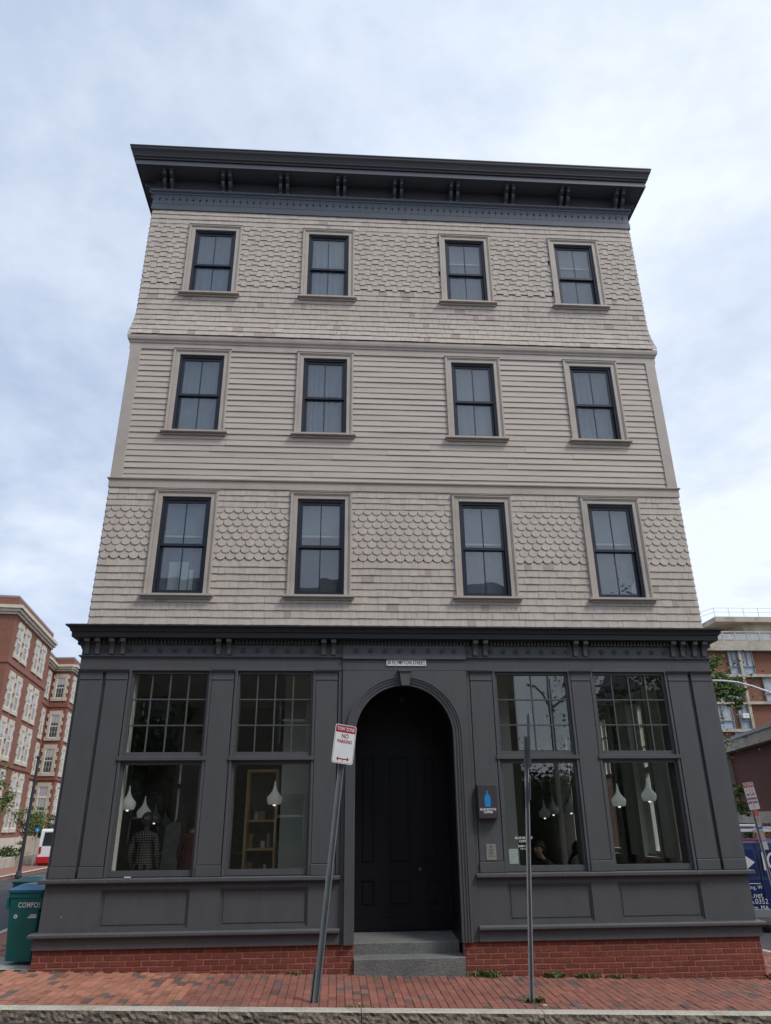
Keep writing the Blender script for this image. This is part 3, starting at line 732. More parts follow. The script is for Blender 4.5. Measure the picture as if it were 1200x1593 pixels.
# steps
st = thing('entrance_steps', 'two worn grey granite steps in front of the arched black door', 'steps', (1.06, -.05, -.15))
def slab(x0, x1, y0, y1, zb, z0, z1, c=.012, seed=1):
    rn = random.Random(seed); b = MB(); n = 14; vs = []
    for i in range(n+1):
        x = x0+(x1-x0)*i/n; e = rn.uniform(-.003, .003); vs += [(x, y0+rn.uniform(-.003, .003), zb), (x, y0+e, z0-c), (x, y0+c, z0+rn.uniform(-.002, .001)), (x, y1, z1), (x, y1, zb)]
    fs = [(0, 1, 2, 3, 4), tuple(n*5+k for k in (4, 3, 2, 1, 0))]
    for i in range(n):
        for k in range(5): fs.append((i*5+k, i*5+(k+1) % 5, (i+1)*5+(k+1) % 5, (i+1)*5+k))
    b._add(vs, fs); return b
slab(.292, 1.833, -.05, .31, -.6, .056, .062, seed=3).obj('step', STEP, st)
slab(.297, 1.80, .275, 1.0, -.3, .208, .262, seed=5).obj('step', STEP, st)
# skirting (base board), water table, sill
def runs(prof, name, lo=None, hi=None, mt=DARK):    # left and right runs each side of the portal, with side returns
    MB().sweep(prof, [lambda d: (-4.0-d, DEP), lambda d: (-4.0-d, -d), lambda d: (AX0, -d)]).obj(name, mt, B)
    MB().sweep(prof, [lambda d: (AX1, -d), lambda d: (6.09+d, -d), lambda d: (6.09+d, DEP)]).obj(name, mt, B)
runs([(-.1, .233), (.045, .233), (.045, .372), (.03, .376), (-.1, .376)], 'base_board')
runs([(-.1, .376), (.10, .376), (.105, .385), (.105, .412), (.085, .428), (-.1, .436)], 'water_table')
runs([(-.1, 1.028), (.075, 1.028), (.085, 1.04), (.085, 1.075), (.07, 1.085), (-.1, 1.092)], 'window_ledge')
# dado: backing + raised stiles round recessed panels
PANELS = [(-3.23, -2.01), (-1.59, -.365), (2.485, 3.72), (4.11, 5.345)]
for lo, hi in ((-4.0, AX0), (AX1, 6.09)):
    MB().box(lo, hi, .022, .10, .43, 1.03).obj('dado_backing', DARK, B)
    hs = [(a, c, .46, .945) for a, c in PANELS if lo < a < hi]
    b = MB(); wall_holes(b, lo, hi, .43, 1.03, -.012, .0215, hs); b.obj('dado_stiles', DARK, B)
    for a, c, z0, z1 in hs:
        b = MB(); t = .022
        b.prism([(a, z0), (a+t, z0+t), (a+t, z1-t), (a, z1)], .004, .021); b.prism([(c, z0), (c, z1), (c-t, z1-t), (c-t, z0+t)], .004, .021)
        b.prism([(a, z0), (c, z0), (c-t, z0+t), (a+t, z0+t)], .004, .021); b.prism([(a, z1), (a+t, z1-t), (c-t, z1-t), (c, z1)], .004, .021); b.obj('panel_moulding', DARK, B)
        MB().cbox(a+t+.03, c-t-.03, .014, .0215, z0+t+.03, z1-t-.03, .002).obj('dado_panel', DARK, B)
# wall fields behind the pilasters
b = MB(); hs = [(a, c, 1.10, 4.03) for a, c in SX]
wall_holes(b, -3.99, AX0, 1.09, 4.5, .03, .2, hs[:2]); b.obj('shop_wall', DARK, B); b = MB(); wall_holes(b, AX1, 6.09, 1.09, 4.5, .03, .2, hs[2:]); b.obj('shop_wall', DARK, B)
PIL = [(-3.975, -3.63), (-3.575, -3.245), (-1.955, -1.615), (-.335, .0), (2.11, 2.46), (3.75, 4.065), (5.355, 5.69), (5.745, 6.08)]
for a, c in PIL:
    p = MB(); p.cbox(a, c, -.012, .03, 1.24, 3.86, .005); po = p.obj('pilaster', DARK, B)
    MB().cbox(a-.006, c+.006, -.03, .03, 1.09, 1.235, .006).obj('plinth', DARK, po)
    MB().cbox(a-.002, c+.002, -.022, .03, 3.846, 3.862, .003).obj('necking', DARK, po)
    cp_ = MB(); cp_.box(a, c, -.014, .03, 3.862, 3.958); cp_.prism([(.03, 3.955), (-.018, 3.955), (-.05, 3.985), (-.055, 4.0), (.03, 4.0)], a-.02, c+.02, 'x'); cp_.obj('capital', DARK, po)
for a, c in ((.022, .078), (2.052, 2.10)):
    MB().box(a, c, -.004, .03, 1.09, 3.99).obj('narrow_pilaster', DARK, B)
# side pilasters
for xw, s in ((XL-.02, -1), (XR, 1)):
    for y0 in (.02, 1.65, 2.0, 3.6, 4.0, 5.7, 6.6, 8.3, 9):
        MB().box(xw, xw+s*.03, y0, y0+.32, 1.09, 3.98).obj('side_pilaster', DARK, B)
# architrave, band, frieze, cornice
wrap([(-.05, 4.03), (-.02, 4.0), (.012, 4.0), (.012, 4.17), (-.05, 4.17)], 'architrave', DARK, x0=-3.985, x1=6.085)
wrap([(-.05, 4.17), (.015, 4.17), (.02, 4.185), (.045, 4.20), (.048, 4.215), (.02, 4.225), (-.05, 4.23)], 'band_moulding', DARK, x0=-3.985, x1=6.085)
wrap([(-.05, 4.22), (.012, 4.22), (.012, 4.40), (-.05, 4.40)], 'frieze', DARK, x0=-3.985, x1=6.085)
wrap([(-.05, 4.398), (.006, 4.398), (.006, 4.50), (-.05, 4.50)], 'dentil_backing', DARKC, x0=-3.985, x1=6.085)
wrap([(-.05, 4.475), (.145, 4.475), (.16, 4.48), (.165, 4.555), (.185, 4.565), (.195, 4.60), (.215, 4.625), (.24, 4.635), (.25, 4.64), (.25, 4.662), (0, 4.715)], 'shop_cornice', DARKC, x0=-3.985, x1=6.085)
lead = MB(); n = 60                                  # lapped flashing on the cornice top
for i in range(n):
    xa = -4.2+10.5*i/n; xb = -4.2+10.5*(i+1)/n; dz = .004*math.sin(i*1.3); lead._add([(xa, -.235, 4.668+dz), (xb, -.235, 4.668-dz), (xb, -.02, 4.715), (xa, -.02, 4.715)], [(0, 1, 2, 3)])
lead.obj('flashing', LEADF, B)
brx = [-3.915, -3.755, -3.535, -3.365, -1.885, -1.72, -.225, -.07, 2.215, 2.38, 3.87, 4.03, 5.50, 5.66, 5.865, 6.025]
def br(x):
    b = MB(); b.prism([(-.012, 4.23), (-.050, 4.23), (-.055, 4.245), (-.056, 4.33), (-.065, 4.37), (-.095, 4.405), (-.10, 4.415), (-.012, 4.415)], x-.033, x+.033, 'x'); bo = b.obj('bracket', DARK, B)
    MB().cbox(x-.04, x+.04, -.135, -.005, 4.415, 4.474, .005).obj('bracket_block', DARK, bo)
for x in brx: br(x)
for y0 in (.12, .28, .5, .67, 2, 2.16, 4, 4.16):
    for xw, s in ((-3.985, -1), (6.085, 1)):
        b = MB(); b.prism([(xw+s*d, z) for d, z in ((.012, 4.23), (.03, 4.24), (.05, 4.33), (.09, 4.40), (.135, 4.415), (.135, 4.474), (.0, 4.474))], y0-.035, y0+.035, 'y'); b.obj('bracket', DARK, B)
x = -3.95
while x < 6.06:                                    # dentils
    if all(abs(x-q) > .07 for q in brx): MB().box(x-.017, x+.017, -.048, -.004, 4.402, 4.4745).obj('dentil', DARK, B)
    x += .0555
medx = [-3.64, -3.26, -3.03, -2.80, -2.57, -2.345, -2.115, -1.955, -1.50, -1.27, -1.035, -.80, -.57, -.335, .03, .30, .525, .755, .985, 1.22, 1.45, 1.68, 1.87, 2.10, 2.47, 2.68, 2.89, 3.10, 3.31, 3.52, 3.73, 4.09, 4.315, 4.53, 4.74, 4.95, 5.16, 5.37, 5.72]
mb = MB(); mb.v = []; 
def disc(b, x, y, z, r, y1, n=14):
    b.prism([(x+r*math.cos(2*PI*i/n), z+r*math.sin(2*PI*i/n)) for i in range(n)], y, y1)
mm = MB(Matrix.Rotation(PI/2, 4, 'X')); mm.lathe((0, 0, 0), [(.038, -.002), (.038, .012), (.034, .020), (.028, .020), (.025, .009), (.016, .009), (.015, .020), (.008, .026), (.002, .027)], 18); mme = mm.mesh('medallion', DARK)
for x in medx:
    link('medallion', mme, B, Matrix.Translation((x, -.012-(.02 if AX0 < x < AX1 else 0), 4.312)))
# portal panel with arch
AC, AR, AS = 1.045, .757, 3.0
arc = [(AC-AR*math.cos(t*PI/28), AS+AR*math.sin(t*PI/28)) for t in range(29)]
poly = [(AX0, .232), (AC-AR, .232)]+arc+[(AC+AR, .232), (AX1, .232), (AX1, 4.17), (AX0, 4.17)]
MB().prism(poly, -.03, .06).obj('portal_panel', DARK, B)
MB().box(AX0, AX1, -.034, -.0125, 4.2305, 4.397).obj('portal_frieze', DARK, B)
MB().box(AX0-.004, AX1+.004, -.062, -.03, 4.172, 4.224).obj('portal_band', DARK, B)
MB().prism([(-.03, 4.0), (-.034, 4.002), (-.034, 4.012), (-.03, 4.014)], AX0, AX1, 'x').obj('portal_bead', DARK, B)
def arch_ring(r0, r1, y0, y1, name, mt, par, jamb=True, zb=.1):
    n = 36; o = [(AC-r1*math.cos(t*PI/n), AS+r1*math.sin(t*PI/n)) for t in range(n+1)]; i_ = [(AC-r0*math.cos(t*PI/n), AS+r0*math.sin(t*PI/n)) for t in range(n+1)]
    b = MB(); vs = []; fs = []
    if jamb: o = [(AC-r1, zb)]+o+[(AC+r1, zb)]; i_ = [(AC-r0, zb)]+i_+[(AC+r0, zb)]
    k = len(o)
    for (xo, zo), (xi, zi) in zip(o, i_): vs += [(xo, y0, zo), (xo, y1, zo), (xi, y1, zi), (xi, y0, zi)]
    for a in range(k-1):
        for j in range(4): fs.append((a*4+j, a*4+(j+1) % 4, (a+1)*4+(j+1) % 4, (a+1)*4+j))
    fs += [(0, 1, 2, 3), tuple((k-1)*4+j for j in (3, 2, 1, 0))]
    b._add(vs, fs); return b.obj(name, mt, par)
av = arch_ring(.757, .80, -.05, -.028, 'archivolt', DARK, B, zb=.225)
arch_ring(.8005, .84, -.064, -.028, 'arch_moulding', DARK, av, zb=.225)
arch_ring(.8405, .875, -.078, -.028, 'arch_moulding', DARK, av, zb=.225)
arch_ring(.8755, .90, -.092, -.028, 'arch_moulding', DARK, av, zb=.225)
k = MB(); k.prism([(AC-.062+.02, 3.745), (AC+.062+.02, 3.745), (AC+.088+.02, 3.96), (AC-.088+.02, 3.96)], -.135, -.03); k.prism([(AC-.10+.02, 3.961), (AC+.10+.02, 3.961), (AC+.115+.02, 3.995), (AC-.115+.02, 3.995)], -.155, -.03); k.obj('keystone', DARK, B)
# recess lining, door
arch_ring(.7575, .80, .06, .95, 'recess_lining', DOOR, B, zb=.2)
D = .95
dp = [(AC-.757, .27)]+arc+[(AC+.757, .27)]
door = MB().prism(dp, D+.022, D+.06).obj('entrance_door', DOOR, B)
cols = [(.385, .635), (.825, 1.215), (1.395, 1.645)]
hs = [(a, c, z0, z1) for a, c in cols for z0, z1 in ((.575, .965), (1.165, 2.78))]
b = MB(); wall_holes(b, AC-.757, AC+.757, .452, 2.95, D, D+.0215, hs); b.box(AC-.757, AC+.757, D-.012, D+.0215, .268, .45); b.obj('stile', DOOR, door)
for a, c, z0, z1 in hs:
    b = MB(); t = .02
    b.prism([(a, z0), (a+t, z0+t), (a+t, z1-t), (a, z1)], D+.006, D+.021); b.prism([(c, z0), (c, z1), (c-t, z1-t), (c-t, z0+t)], D+.006, D+.021)
    b.prism([(a, z0), (c, z0), (c-t, z0+t), (a+t, z0+t)], D+.006, D+.021); b.prism([(a, z1), (a+t, z1-t), (c-t, z1-t), (c, z1)], D+.006, D+.021)
    b.cbox(a+.055, c-.055, D+.008, D+.0215, z0+.055, z1-.055, .006); b.obj('door_panel', DOOR, door)
kn = MB(); kn.lathe((0, 0, 0), [(.012, 0), (.012, .035), (.028, .045), (.03, .06), (.02, .072), (.004, .075)], 14)
link('door_knob', kn.mesh('door_knob', DARK, True), door, Matrix.Translation((1.33, D, 1.10)) @ Matrix.Rotation(PI/2, 4, 'X'))
# recess ceiling lamp
lp = MB(); lp.lathe((AC, .4, 3.60), [(.02, .06), (.055, .05), (.06, .0), (.05, -.02), (.005, -.03)], 16); lp.obj('recess_lamp', POLEB, B, smooth=True)

# shop windows
def shop_window(i):
    xa, xb = SX[i]; b = MB(); y0 = .012
    for (a, c) in ((xa, xa+.038), (xb-.038, xb)): b.cbox(a, c, -.016, .12, 1.092, 4.0, .004)
    b.cbox(xa+.038, xb-.038, -.016, .12, 3.985, 4.028, .004)
    wn = b.obj('shop_window', DARK, B)
    gx0, gx1 = xa+.078, xb-.072
    t = MB(); t.prism([(-.035, 2.655), (-.035, 2.705), (.0, 2.712), (.12, 2.712), (.12, 2.64), (.02, 2.64), (.015, 2.655)], xa-.015, xb+.015, 'x'); t.obj('transom_bar', DARK, wn)
    u = MB()                                         # top sash frame
    u.box(xa+.0385, gx0, .03, .09, 2.713, 3.984); u.box(gx1, xb-.0385, .03, .09, 2.713, 3.984); u.box(gx0, gx1, .03, .09, 3.94, 3.984); u.box(gx0, gx1, .03, .09, 2.713, 2.775); u.obj('transom_sash', DARK, wn)
    lw = MB(); lw.box(xa+.0385, gx0, .03, .09, 1.092, 2.639); lw.box(gx1, xb-.0385, .03, .09, 1.092, 2.639); lw.box(gx0, gx1, .03, .09, 2.595, 2.639); lw.box(gx0, gx1, .03, .09, 1.092, 1.178); lw.obj('display_sash', DARK, wn)
    gw = gx1-gx0; hh = (3.94-2.775)
    for k in (1, 2, 3): x = gx0+gw*k/4; MB().box(x-.0095, x+.0095, .036, .075, 2.775, 3.94).obj('muntin', DARK, wn)
    for k in (1, 2): z = 2.775+hh*k/3; MB().box(gx0, gx1, .0345, .0765, z-.0095, z+.0095).obj('muntin', DARK, wn)
    for kx_ in range(4):
        for kz in range(3):
            a = gx0+gw*kx_/4+.0095; c = gx0+gw*(kx_+1)/4-.0095; z0 = 2.775+hh*kz/3+.0095; z1 = 2.775+hh*(kz+1)/3-.0095
            p = MB(); p.box(a, c, .055, .058, z0, z1); p.obj('pane', PANE, wn)
    MB().box(gx0, gx1, .06, .066, 1.178, 2.595).obj('display_pane', PANE, wn)
    iv = MB()                                        # white interior reveal
    iv.box(xa-.06, gx0-.001, .201, .30, 1.1, 4.03); iv.box(gx1+.001, xb+.06, .201, .30, 1.1, 4.03); iv.box(xa-.06, xb+.06, .201, .40, 1.04, 1.098)
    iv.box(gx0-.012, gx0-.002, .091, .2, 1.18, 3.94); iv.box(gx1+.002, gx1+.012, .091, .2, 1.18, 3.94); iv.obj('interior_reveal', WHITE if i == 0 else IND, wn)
    return wn
SWN = [shop_window(i) for i in range(4)]
# side shop windows (seen from inside through the right hand window)
for xw, s in ((XR, 1), (XL, -1)):
    for a, c in (sideopen_r if s > 0 else sideopen_r[3:]):
        X = lambda d: xw+s*d
        b = MB(); 
        for ya, yb in ((a, a+.07), (c-.07, c)): b.box(X(-.1), X(-.02), ya, yb, 1.18, 3.94)
        for za, zb in ((1.18, 1.25), (2.62, 2.72), (3.87, 3.94)): b.box(X(-.1), X(-.02), a+.07, c-.07, za, zb)
        for k_ in (1, 2, 3): y = a+(c-a)*k_/4; b.box(X(-.08), X(-.05), y-.01, y+.01, 2.72, 3.87)
        for k_ in (1, 2): z = 2.72+1.15*k_/3; b.box(X(-.079), X(-.051), a+.07, c-.07, z-.01, z+.01)
        wv = b.obj('side_shop_window', WHITE, B)
        MB().box(X(-.062), X(-.058), a+.07, c-.07, 1.25, 3.87).obj('pane', PANE, wv)
        b = MB()                                     # white interior casing standing into the room
        for ya, yb in ((a-.2, a-.002), (c+.101, c+.58)):
            b.box(X(-.2), X(-.26), ya, yb, .3, 4.1); b.box(X(-.261), X(-.275), ya+.03, ya+.06, .3, 1.16)
        b.prism([(X(-.104), c-.005), (X(-.34), c+.50), (X(-.34), c+.56), (X(-.262), c+.56), (X(-.262), c+.1), (X(-.104), c+.1)], 1.17, 4.1, 'z')
        b.box(X(-.2), X(-.24), a, c, 3.96, 4.1); b.box(X(-.2), X(-.3), a-.1, c+.1, 1.1, 1.16); b.box(X(-.201), X(-.23), a, c, .3, 1.1); b.obj('interior_casing', WHITE, wv)

chip = MB(); rn = random.Random(9)
def chipat(x, y, z, s_): chip._add([(x-s_, y, z), (x+s_*rn.uniform(.4, 1), y, z-s_*.4), (x+s_*.7, y, z+s_*.5), (x-s_*.3, y, z+s_*.6)], [(0, 1, 2, 3)])
for i in range(26): x = rn.choice((rn.uniform(-4.0, .05), rn.uniform(2.1, 6.1))); chipat(x, -.0862, rn.uniform(1.042, 1.072), rn.uniform(.003, .011))
for i in range(22): x = rn.choice((rn.uniform(-4.0, .05), rn.uniform(2.1, 6.1))); chipat(x, -.1062, rn.uniform(.388, .41), rn.uniform(.003, .009))
for i in range(14): x = rn.choice((rn.uniform(-4.0, .05), rn.uniform(2.1, 6.1))); chipat(x, -.0462, rn.uniform(.25, .36), rn.uniform(.003, .01))
for x, z, s_ in ((-3.72, .62, .014), (-3.5, .84, .006), (-3.3, .28, .012), (2.4, .68, .006), (5.5, .9, .012), (5.9, .29, .009)): chipat(x, -.0135 if z > .4 else -.0462, z, s_)
chip.obj('paint_chips', mat('bare_primer', (.36, .34, .31), .9), B, kind='stuff')
# ================================================================== interior
MB().box(XL+.2, .24, .2, 1.05, .2, .28).box(1.86, XR-.2, .2, 1.05, .2, .28).box(XL+.2, XR-.2, 1.051, DEP-.01, .2, .28).obj('shop_floor', FLOORI, B)
b = MB(); b.box(-.88, 2.95, 1.06, 1.14, .28, 4.49); b.box(-.88, -.80, 1.14, 3.2, .28, 4.49); b.box(2.87, 2.95, 1.14, 3.2, .28, 4.49); b.obj('vestibule_wall', INW, B)
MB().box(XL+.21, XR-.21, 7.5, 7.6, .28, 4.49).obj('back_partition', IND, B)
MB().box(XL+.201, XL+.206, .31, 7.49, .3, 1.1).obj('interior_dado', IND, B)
MB().box(2.2, 2.2+.02, .31, 1.05, .28, .3).obj('threshold_strip', IND, B)
b = MB(); b.box(XR-.29, XR-.201, 2.09, 2.215, .3, 4.4); b.obj('brown_pier', mat('brown_plaster', (.13, .10, .075), .9), B)
CORDM = mat('grey_cord', (.25, .25, .24), .7)
LAMPDIM = mat('pendant_dim', (.5, .5, .47), .4)  # same pendant shade in darker grey, so the far lamps look dimmer
def pendant(x, y, z, s, lab):
    t = thing('pendant_lamp', lab, 'lamp', (x, y, z), 'pendant lamps inside the coffee shop')
    b = MB(); b.lathe((x, y, z), [(.085*s, -.105*s), (.105*s, -.095*s), (.118*s, -.04*s), (.120*s, -.01*s), (.112*s, .012*s), (.075*s, .05*s), (.045*s, .09*s), (.028*s, .13*s), (.015*s, .18*s), (.007*s, .25*s)], 24); b.obj('shade', LAMPW if y < 1.9 else LAMPDIM, t, smooth=True)
    MB().lathe((x, y, z-.115*s), [(.004, -.012), (.02*s, -.01), (.022*s, .008), (.012*s, .02)], 10).obj('bulb', BULB if y < 3 else CORDM, t)
    MB().tube((x, y, z+.25*s), (x, y, 4.49), .0022, n=5).obj('cord', CORDM, t)
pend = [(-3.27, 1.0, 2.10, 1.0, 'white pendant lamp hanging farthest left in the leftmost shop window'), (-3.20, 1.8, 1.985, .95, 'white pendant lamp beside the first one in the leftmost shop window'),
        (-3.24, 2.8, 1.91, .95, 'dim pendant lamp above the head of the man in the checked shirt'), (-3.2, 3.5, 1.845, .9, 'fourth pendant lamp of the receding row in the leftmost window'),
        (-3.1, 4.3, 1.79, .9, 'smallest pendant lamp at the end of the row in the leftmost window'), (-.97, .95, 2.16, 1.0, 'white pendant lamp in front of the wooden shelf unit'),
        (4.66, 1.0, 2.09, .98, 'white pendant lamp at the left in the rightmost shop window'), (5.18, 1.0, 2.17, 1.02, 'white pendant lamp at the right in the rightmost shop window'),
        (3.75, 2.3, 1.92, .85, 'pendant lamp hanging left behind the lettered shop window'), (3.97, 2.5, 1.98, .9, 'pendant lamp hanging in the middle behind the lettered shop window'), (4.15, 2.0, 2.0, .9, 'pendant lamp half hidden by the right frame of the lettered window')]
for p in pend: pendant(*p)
# wooden shelf unit
t = thing('shelf_unit', 'tall oak shelf unit with goods behind the second shop window', 'shelf', (-1.17, 1.3, .28))
x0, x1 = -1.43, -.93
for x in (x0, x1-.035): MB().box(x, x+.035, 1.0, 1.045, .28, 2.57).obj('post', OAK, t); MB().box(x, x+.035, 1.33, 1.375, .28, 2.57).obj('post', OAK, t)
for z in (.5, 1.0, 1.39, 1.80, 2.55): MB().box(x0+.001, x1-.001, .999, 1.376, z, z+.035).obj('shelf_board', OAK, t)
MB().box(x0, x1, 1.377, 1.39, .3, 2.58).obj('back_board', IND, t)
rn = random.Random(5)
goods = []
for z in (1.035, 1.425, 1.835):
    x = x0+.07
    while x < x1-.08:
        wd = rn.uniform(.04, .08); h = rn.uniform(.10, .22)
        goods.append((x, z, wd, h)); x += wd+rn.uniform(.02, .06)
gm = [mat('kraft_bag', (.3, .2, .11), .8), mat('dark_tin', (.03, .03, .035), .4), mat('cream_box', (.5, .45, .36), .7)]
for n_, (x, z, wd, h) in enumerate(goods):
    sh_ = ('left end', 'middle', 'right end')[min(2, int((x-x0)/.18))]; row = {1.035: 'lowest visible', 1.425: 'second', 1.835: 'top'}[z]
    k3 = n_ % 3
    if k3 == 1:
        b = MB(); b.lathe((x+wd/2, 1.15, z), [(wd/2, 0), (wd/2, h*.75), (wd*.3, h*.85), (wd*.3, h)], 12)
    else:
        b = MB(); b.box(x, x+wd, 1.1, 1.17, z, z+h*.8); b.prism([(1.1, z+h*.8), (1.17, z+h*.8), (1.14, z+h), (1.13, z+h)], x, x+wd, 'x')
    nm, ct = (('coffee_bag', 'bag'), ('tin', 'tin'), ('box', 'box'))[k3]
    tag(b.obj(nm, gm[k3]), f'small {("brown paper bag", "dark tin", "cream carton")[k3]} on the {row} board of the oak shelf, {sh_}', ct, 'goods on the oak shelf')
# white banner inside the left window
b = MB(); b.prism([(-2.93, 1.05), (-2.66, .95), (-2.64, 1.80), (-2.80, 1.82), (-2.90, 1.76)], 2.2, 2.215); tag(b.obj('white_banner', mat('grey_white_cloth', (.4, .4, .41), .9, var=.2)), 'white cloth banner hanging behind the man in the leftmost shop window', 'banner')

t = thing('service_counter', 'long dark service counter deep inside the coffee shop', 'counter', (-2.2, 5.2, .28))
MB().box(-3.6, -.9, 4.9, 5.5, .28, 1.22).obj('front_panel', IND, t); MB().box(-3.65, -.85, 4.85, 5.55, 1.221, 1.26).obj('countertop', OAK, t)
t = thing('coffee_machine', 'grey coffee machine standing on the service counter', 'coffee machine', (-2.75, 5.2, 1.26))
b = MB(); b.prism([(4.95, 1.261), (5.45, 1.261), (5.45, 1.72), (5.0, 1.72), (4.95, 1.62), (5.1, 1.5), (5.1, 1.34), (4.95, 1.32)], -3.1, -2.4, 'x'); b.obj('body', GALVD, t); b = MB(); [b.tube((x_, 5.02, 1.5), (x_, 5.02, 1.40), .03) for x_ in (-2.95, -2.75, -2.55)]; b.obj('group_heads', CHR, t)
# ---- people
def person(name, label, base_loc, rz, seated, mats_, hair, scale=1.0, head_tilt=0.0, arms='down'):
    """body = one skinned surface; mats_ = (top, trousers)"""
    V = []; E_ = []; RR = []
    def add(p, r, parent=None):
        V.append(Vector(p)); RR.append(r); i = len(V)-1
        if parent is not None: E_.append((parent, i))
        return i
    hipz = .47 if seated else .92
    pel = add((0, 0, hipz), (.15, .115)); sp1 = add((0, -.01, hipz+.17), (.145, .10), pel); sp2 = add((0, .0, hipz+.33), (.165, .11), sp1); ch = add((0, .01, hipz+.45), (.15, .10), sp2)
    nk = add((0, .0, hipz+.515), (.062, .058), ch); nk2 = add((0, -.015-head_tilt*.3, hipz+.56), (.055, .058), nk)
    hy = -.02-head_tilt*.5
    h1 = add((0, hy, hipz+.61), (.070, .082), nk2); h2 = add((0, hy, hipz+.685), (.084, .104), h1); h3 = add((0, hy+.005, hipz+.75), (.066, .085), h2)
    for s in (-1, 1):
        if seated:
            hp = add((s*.09, -.02, hipz), (.085, .085), pel); kn_ = add((s*.11, -.44, hipz+.02), (.062, .062), hp); an = add((s*.11, -.44, .10), (.04, .042), kn_); ft = add((s*.12, -.58, .04), (.038, .03), an)
        else:
            hp = add((s*.09, 0, hipz-.08), (.09, .095), pel); kn_ = add((s*.105, -.01, .49), (.058, .062), hp); an = add((s*.11, .02, .09), (.038, .042), kn_); ft = add((s*.125, -.15, .035), (.042, .03), an)
        shd = add((s*.185, .01, hipz+.44), (.06, .06), ch)
        if arms == 'down': el = (s*.235, .03, hipz+.16); wr = (s*.22, -.10, hipz-.06); hd = (0, -.25, -.97)
        else: el = (s*.24, -.10, hipz+.19); wr = (s*.12, -.32, hipz+.22); hd = (-s*.3, -.9, .1)
        e = add(el, (.043, .043), shd); w_ = add(wr, (.027, .024), e); d = Vector(hd).normalized()
        pm = add(Vector(wr)+d*.06, (.038, .016), w_)
        side = d.cross(Vector((1, 0, 0)) if arms == 'down' else Vector((0, 0, 1))).normalized()
        for k_, (o, ln) in enumerate(((-.027, .055), (-.009, .068), (.009, .064), (.027, .048))):
            f0 = add(Vector(V[pm])+side*o+d*.035, (.009, .009), pm); f1 = add(V[f0]+d*ln*.55+Vector((-s*.008, 0, 0)), (.008, .008), f0); add(V[f1]+d*ln*.45+Vector((-s*.018, 0, 0)), (.007, .007), f1)
        t0 = add(Vector(V[pm])+side*-.038+d*-.015, (.011, .011), pm); add(V[t0]+d*.04+side*-.02, (.009, .009), t0)
    me = bpy.data.meshes.new('tmp'); me.from_pydata([tuple(v) for v in V], E_, [])
    o = bpy.data.objects.new('tmp', me); COL.objects.link(o)
    md = o.modifiers.new('s', 'SKIN'); md.use_smooth_shade = True
    sk = me.skin_vertices[0].data
    for i, r in enumerate(RR): sk[i].radius = r
    sk[0].use_root = True
    sb_ = o.modifiers.new('u', 'SUBSURF'); sb_.levels = 1; sb_.render_levels = 1
    dg = bpy.context.evaluated_depsgraph_get(); dg.update(); body = bpy.data.meshes.new_from_object(o.evaluated_get(dg)); bpy.data.objects.remove(o)
    body.materials.clear()
    for mt in (mats_[0], mats_[1], SKIN, RUB): body.materials.append(mt)
    for p in body.polygons:
        c = p.center; p.use_smooth = True
        if c.z > hipz+.53 and abs(c.x) < .11: k_ = 2
        elif seated and c.y < -.12 and c.z < hipz+.10: k_ = 3 if c.z < .07 else 1
        elif not seated and c.z < hipz-.02 and abs(c.x) < .19: k_ = 3 if c.z < .07 else 1
        else: k_ = 0
        far = any((c-V[j]).length < .045 for j in range(len(V)) if RR[j][0] < .03 or RR[j] == (.038, .016))
        if far: k_ = 2
        p.material_index = k_
    mw = Matrix.Translation(base_loc) @ Matrix.Rotation(rz, 4, 'Z') @ Matrix.Scale(scale, 4)
    t = thing(name, label, 'person', base_loc)
    link('body', body, t, mw, label=None)
    # hair: shell over the back and top of the skull
    b = MB(); hc = Vector((0, hy+.014, hipz+.70)); nu, nv = 18, 11; vs = []; 
    for j in range(nv+1):
        ph = j/nv*PI*.78
        for i in range(nu):
            th = 2*PI*i/nu; cut = 1.0
            rr = Vector((math.sin(ph)*math.cos(th)*.100, math.sin(ph)*math.sin(th)*.120, math.cos(ph)*.128))
            if rr.y < -.01 and ph > PI*.30: rr *= .88; rr.z = max(rr.z, .045)
            vs.append(tuple(hc+rr*(1+.03*math.sin(i*5+j*3))))
    fs = [(j*nu+i, j*nu+(i+1) % nu, (j+1)*nu+(i+1) % nu, (j+1)*nu+i) for j in range(nv) for i in range(nu)]
    b._add(vs, fs); hm = b.mesh('hair', hair, True); link('hair', hm, t, mw)
    fc = MB()                                        # nose, eyes, ears
    fc.prism([(-.012, hipz+.655), (.012, hipz+.655), (.004, hipz+.705), (-.004, hipz+.705)], hy-.115, hy-.08)
    for s in (-1, 1): fc.lathe((s*.078, hy+.005, hipz+.68), [(.004, -.028), (.014, -.01), (.014, .015), (.004, .026)], 8)
    link('face_features', fc.mesh('face_features', SKIN), t, mw)
    ey = MB()
    for s in (-1, 1): ey.lathe((s*.03, hy-.092, hipz+.70), [(.002, -.008), (.009, 0), (.002, .008)], 8)
    link('eyes', ey.mesh('eyes', BLK), t, mw)
    return t
person('person', 'person in a black and white checked shirt seen from behind in the leftmost shop window', (-3.08, 1.6, .28), R(172), False, (CHK, JEAN), HAIRG, scale=.97)
person('person', 'person in a maroon jacket standing at the right edge of the leftmost shop window', (-2.28, 1.3, .28), R(150), False, (MARO, JEAN), HAIRD, scale=.95)
person('person', 'person with black hair and dark top sitting behind the lettered shop window, left of two', (3.40, 1.35, .28), R(-60), True, (JACK, JEAN), HAIRD, scale=.93, head_tilt=.1, arms='table')
person('person', 'person in a grey hooded top sitting behind the lettered shop window, right of two', (3.98, 1.45, .28), R(70), True, (HOOD, JEAN), HAIRD, scale=.92, head_tilt=.12, arms='table')
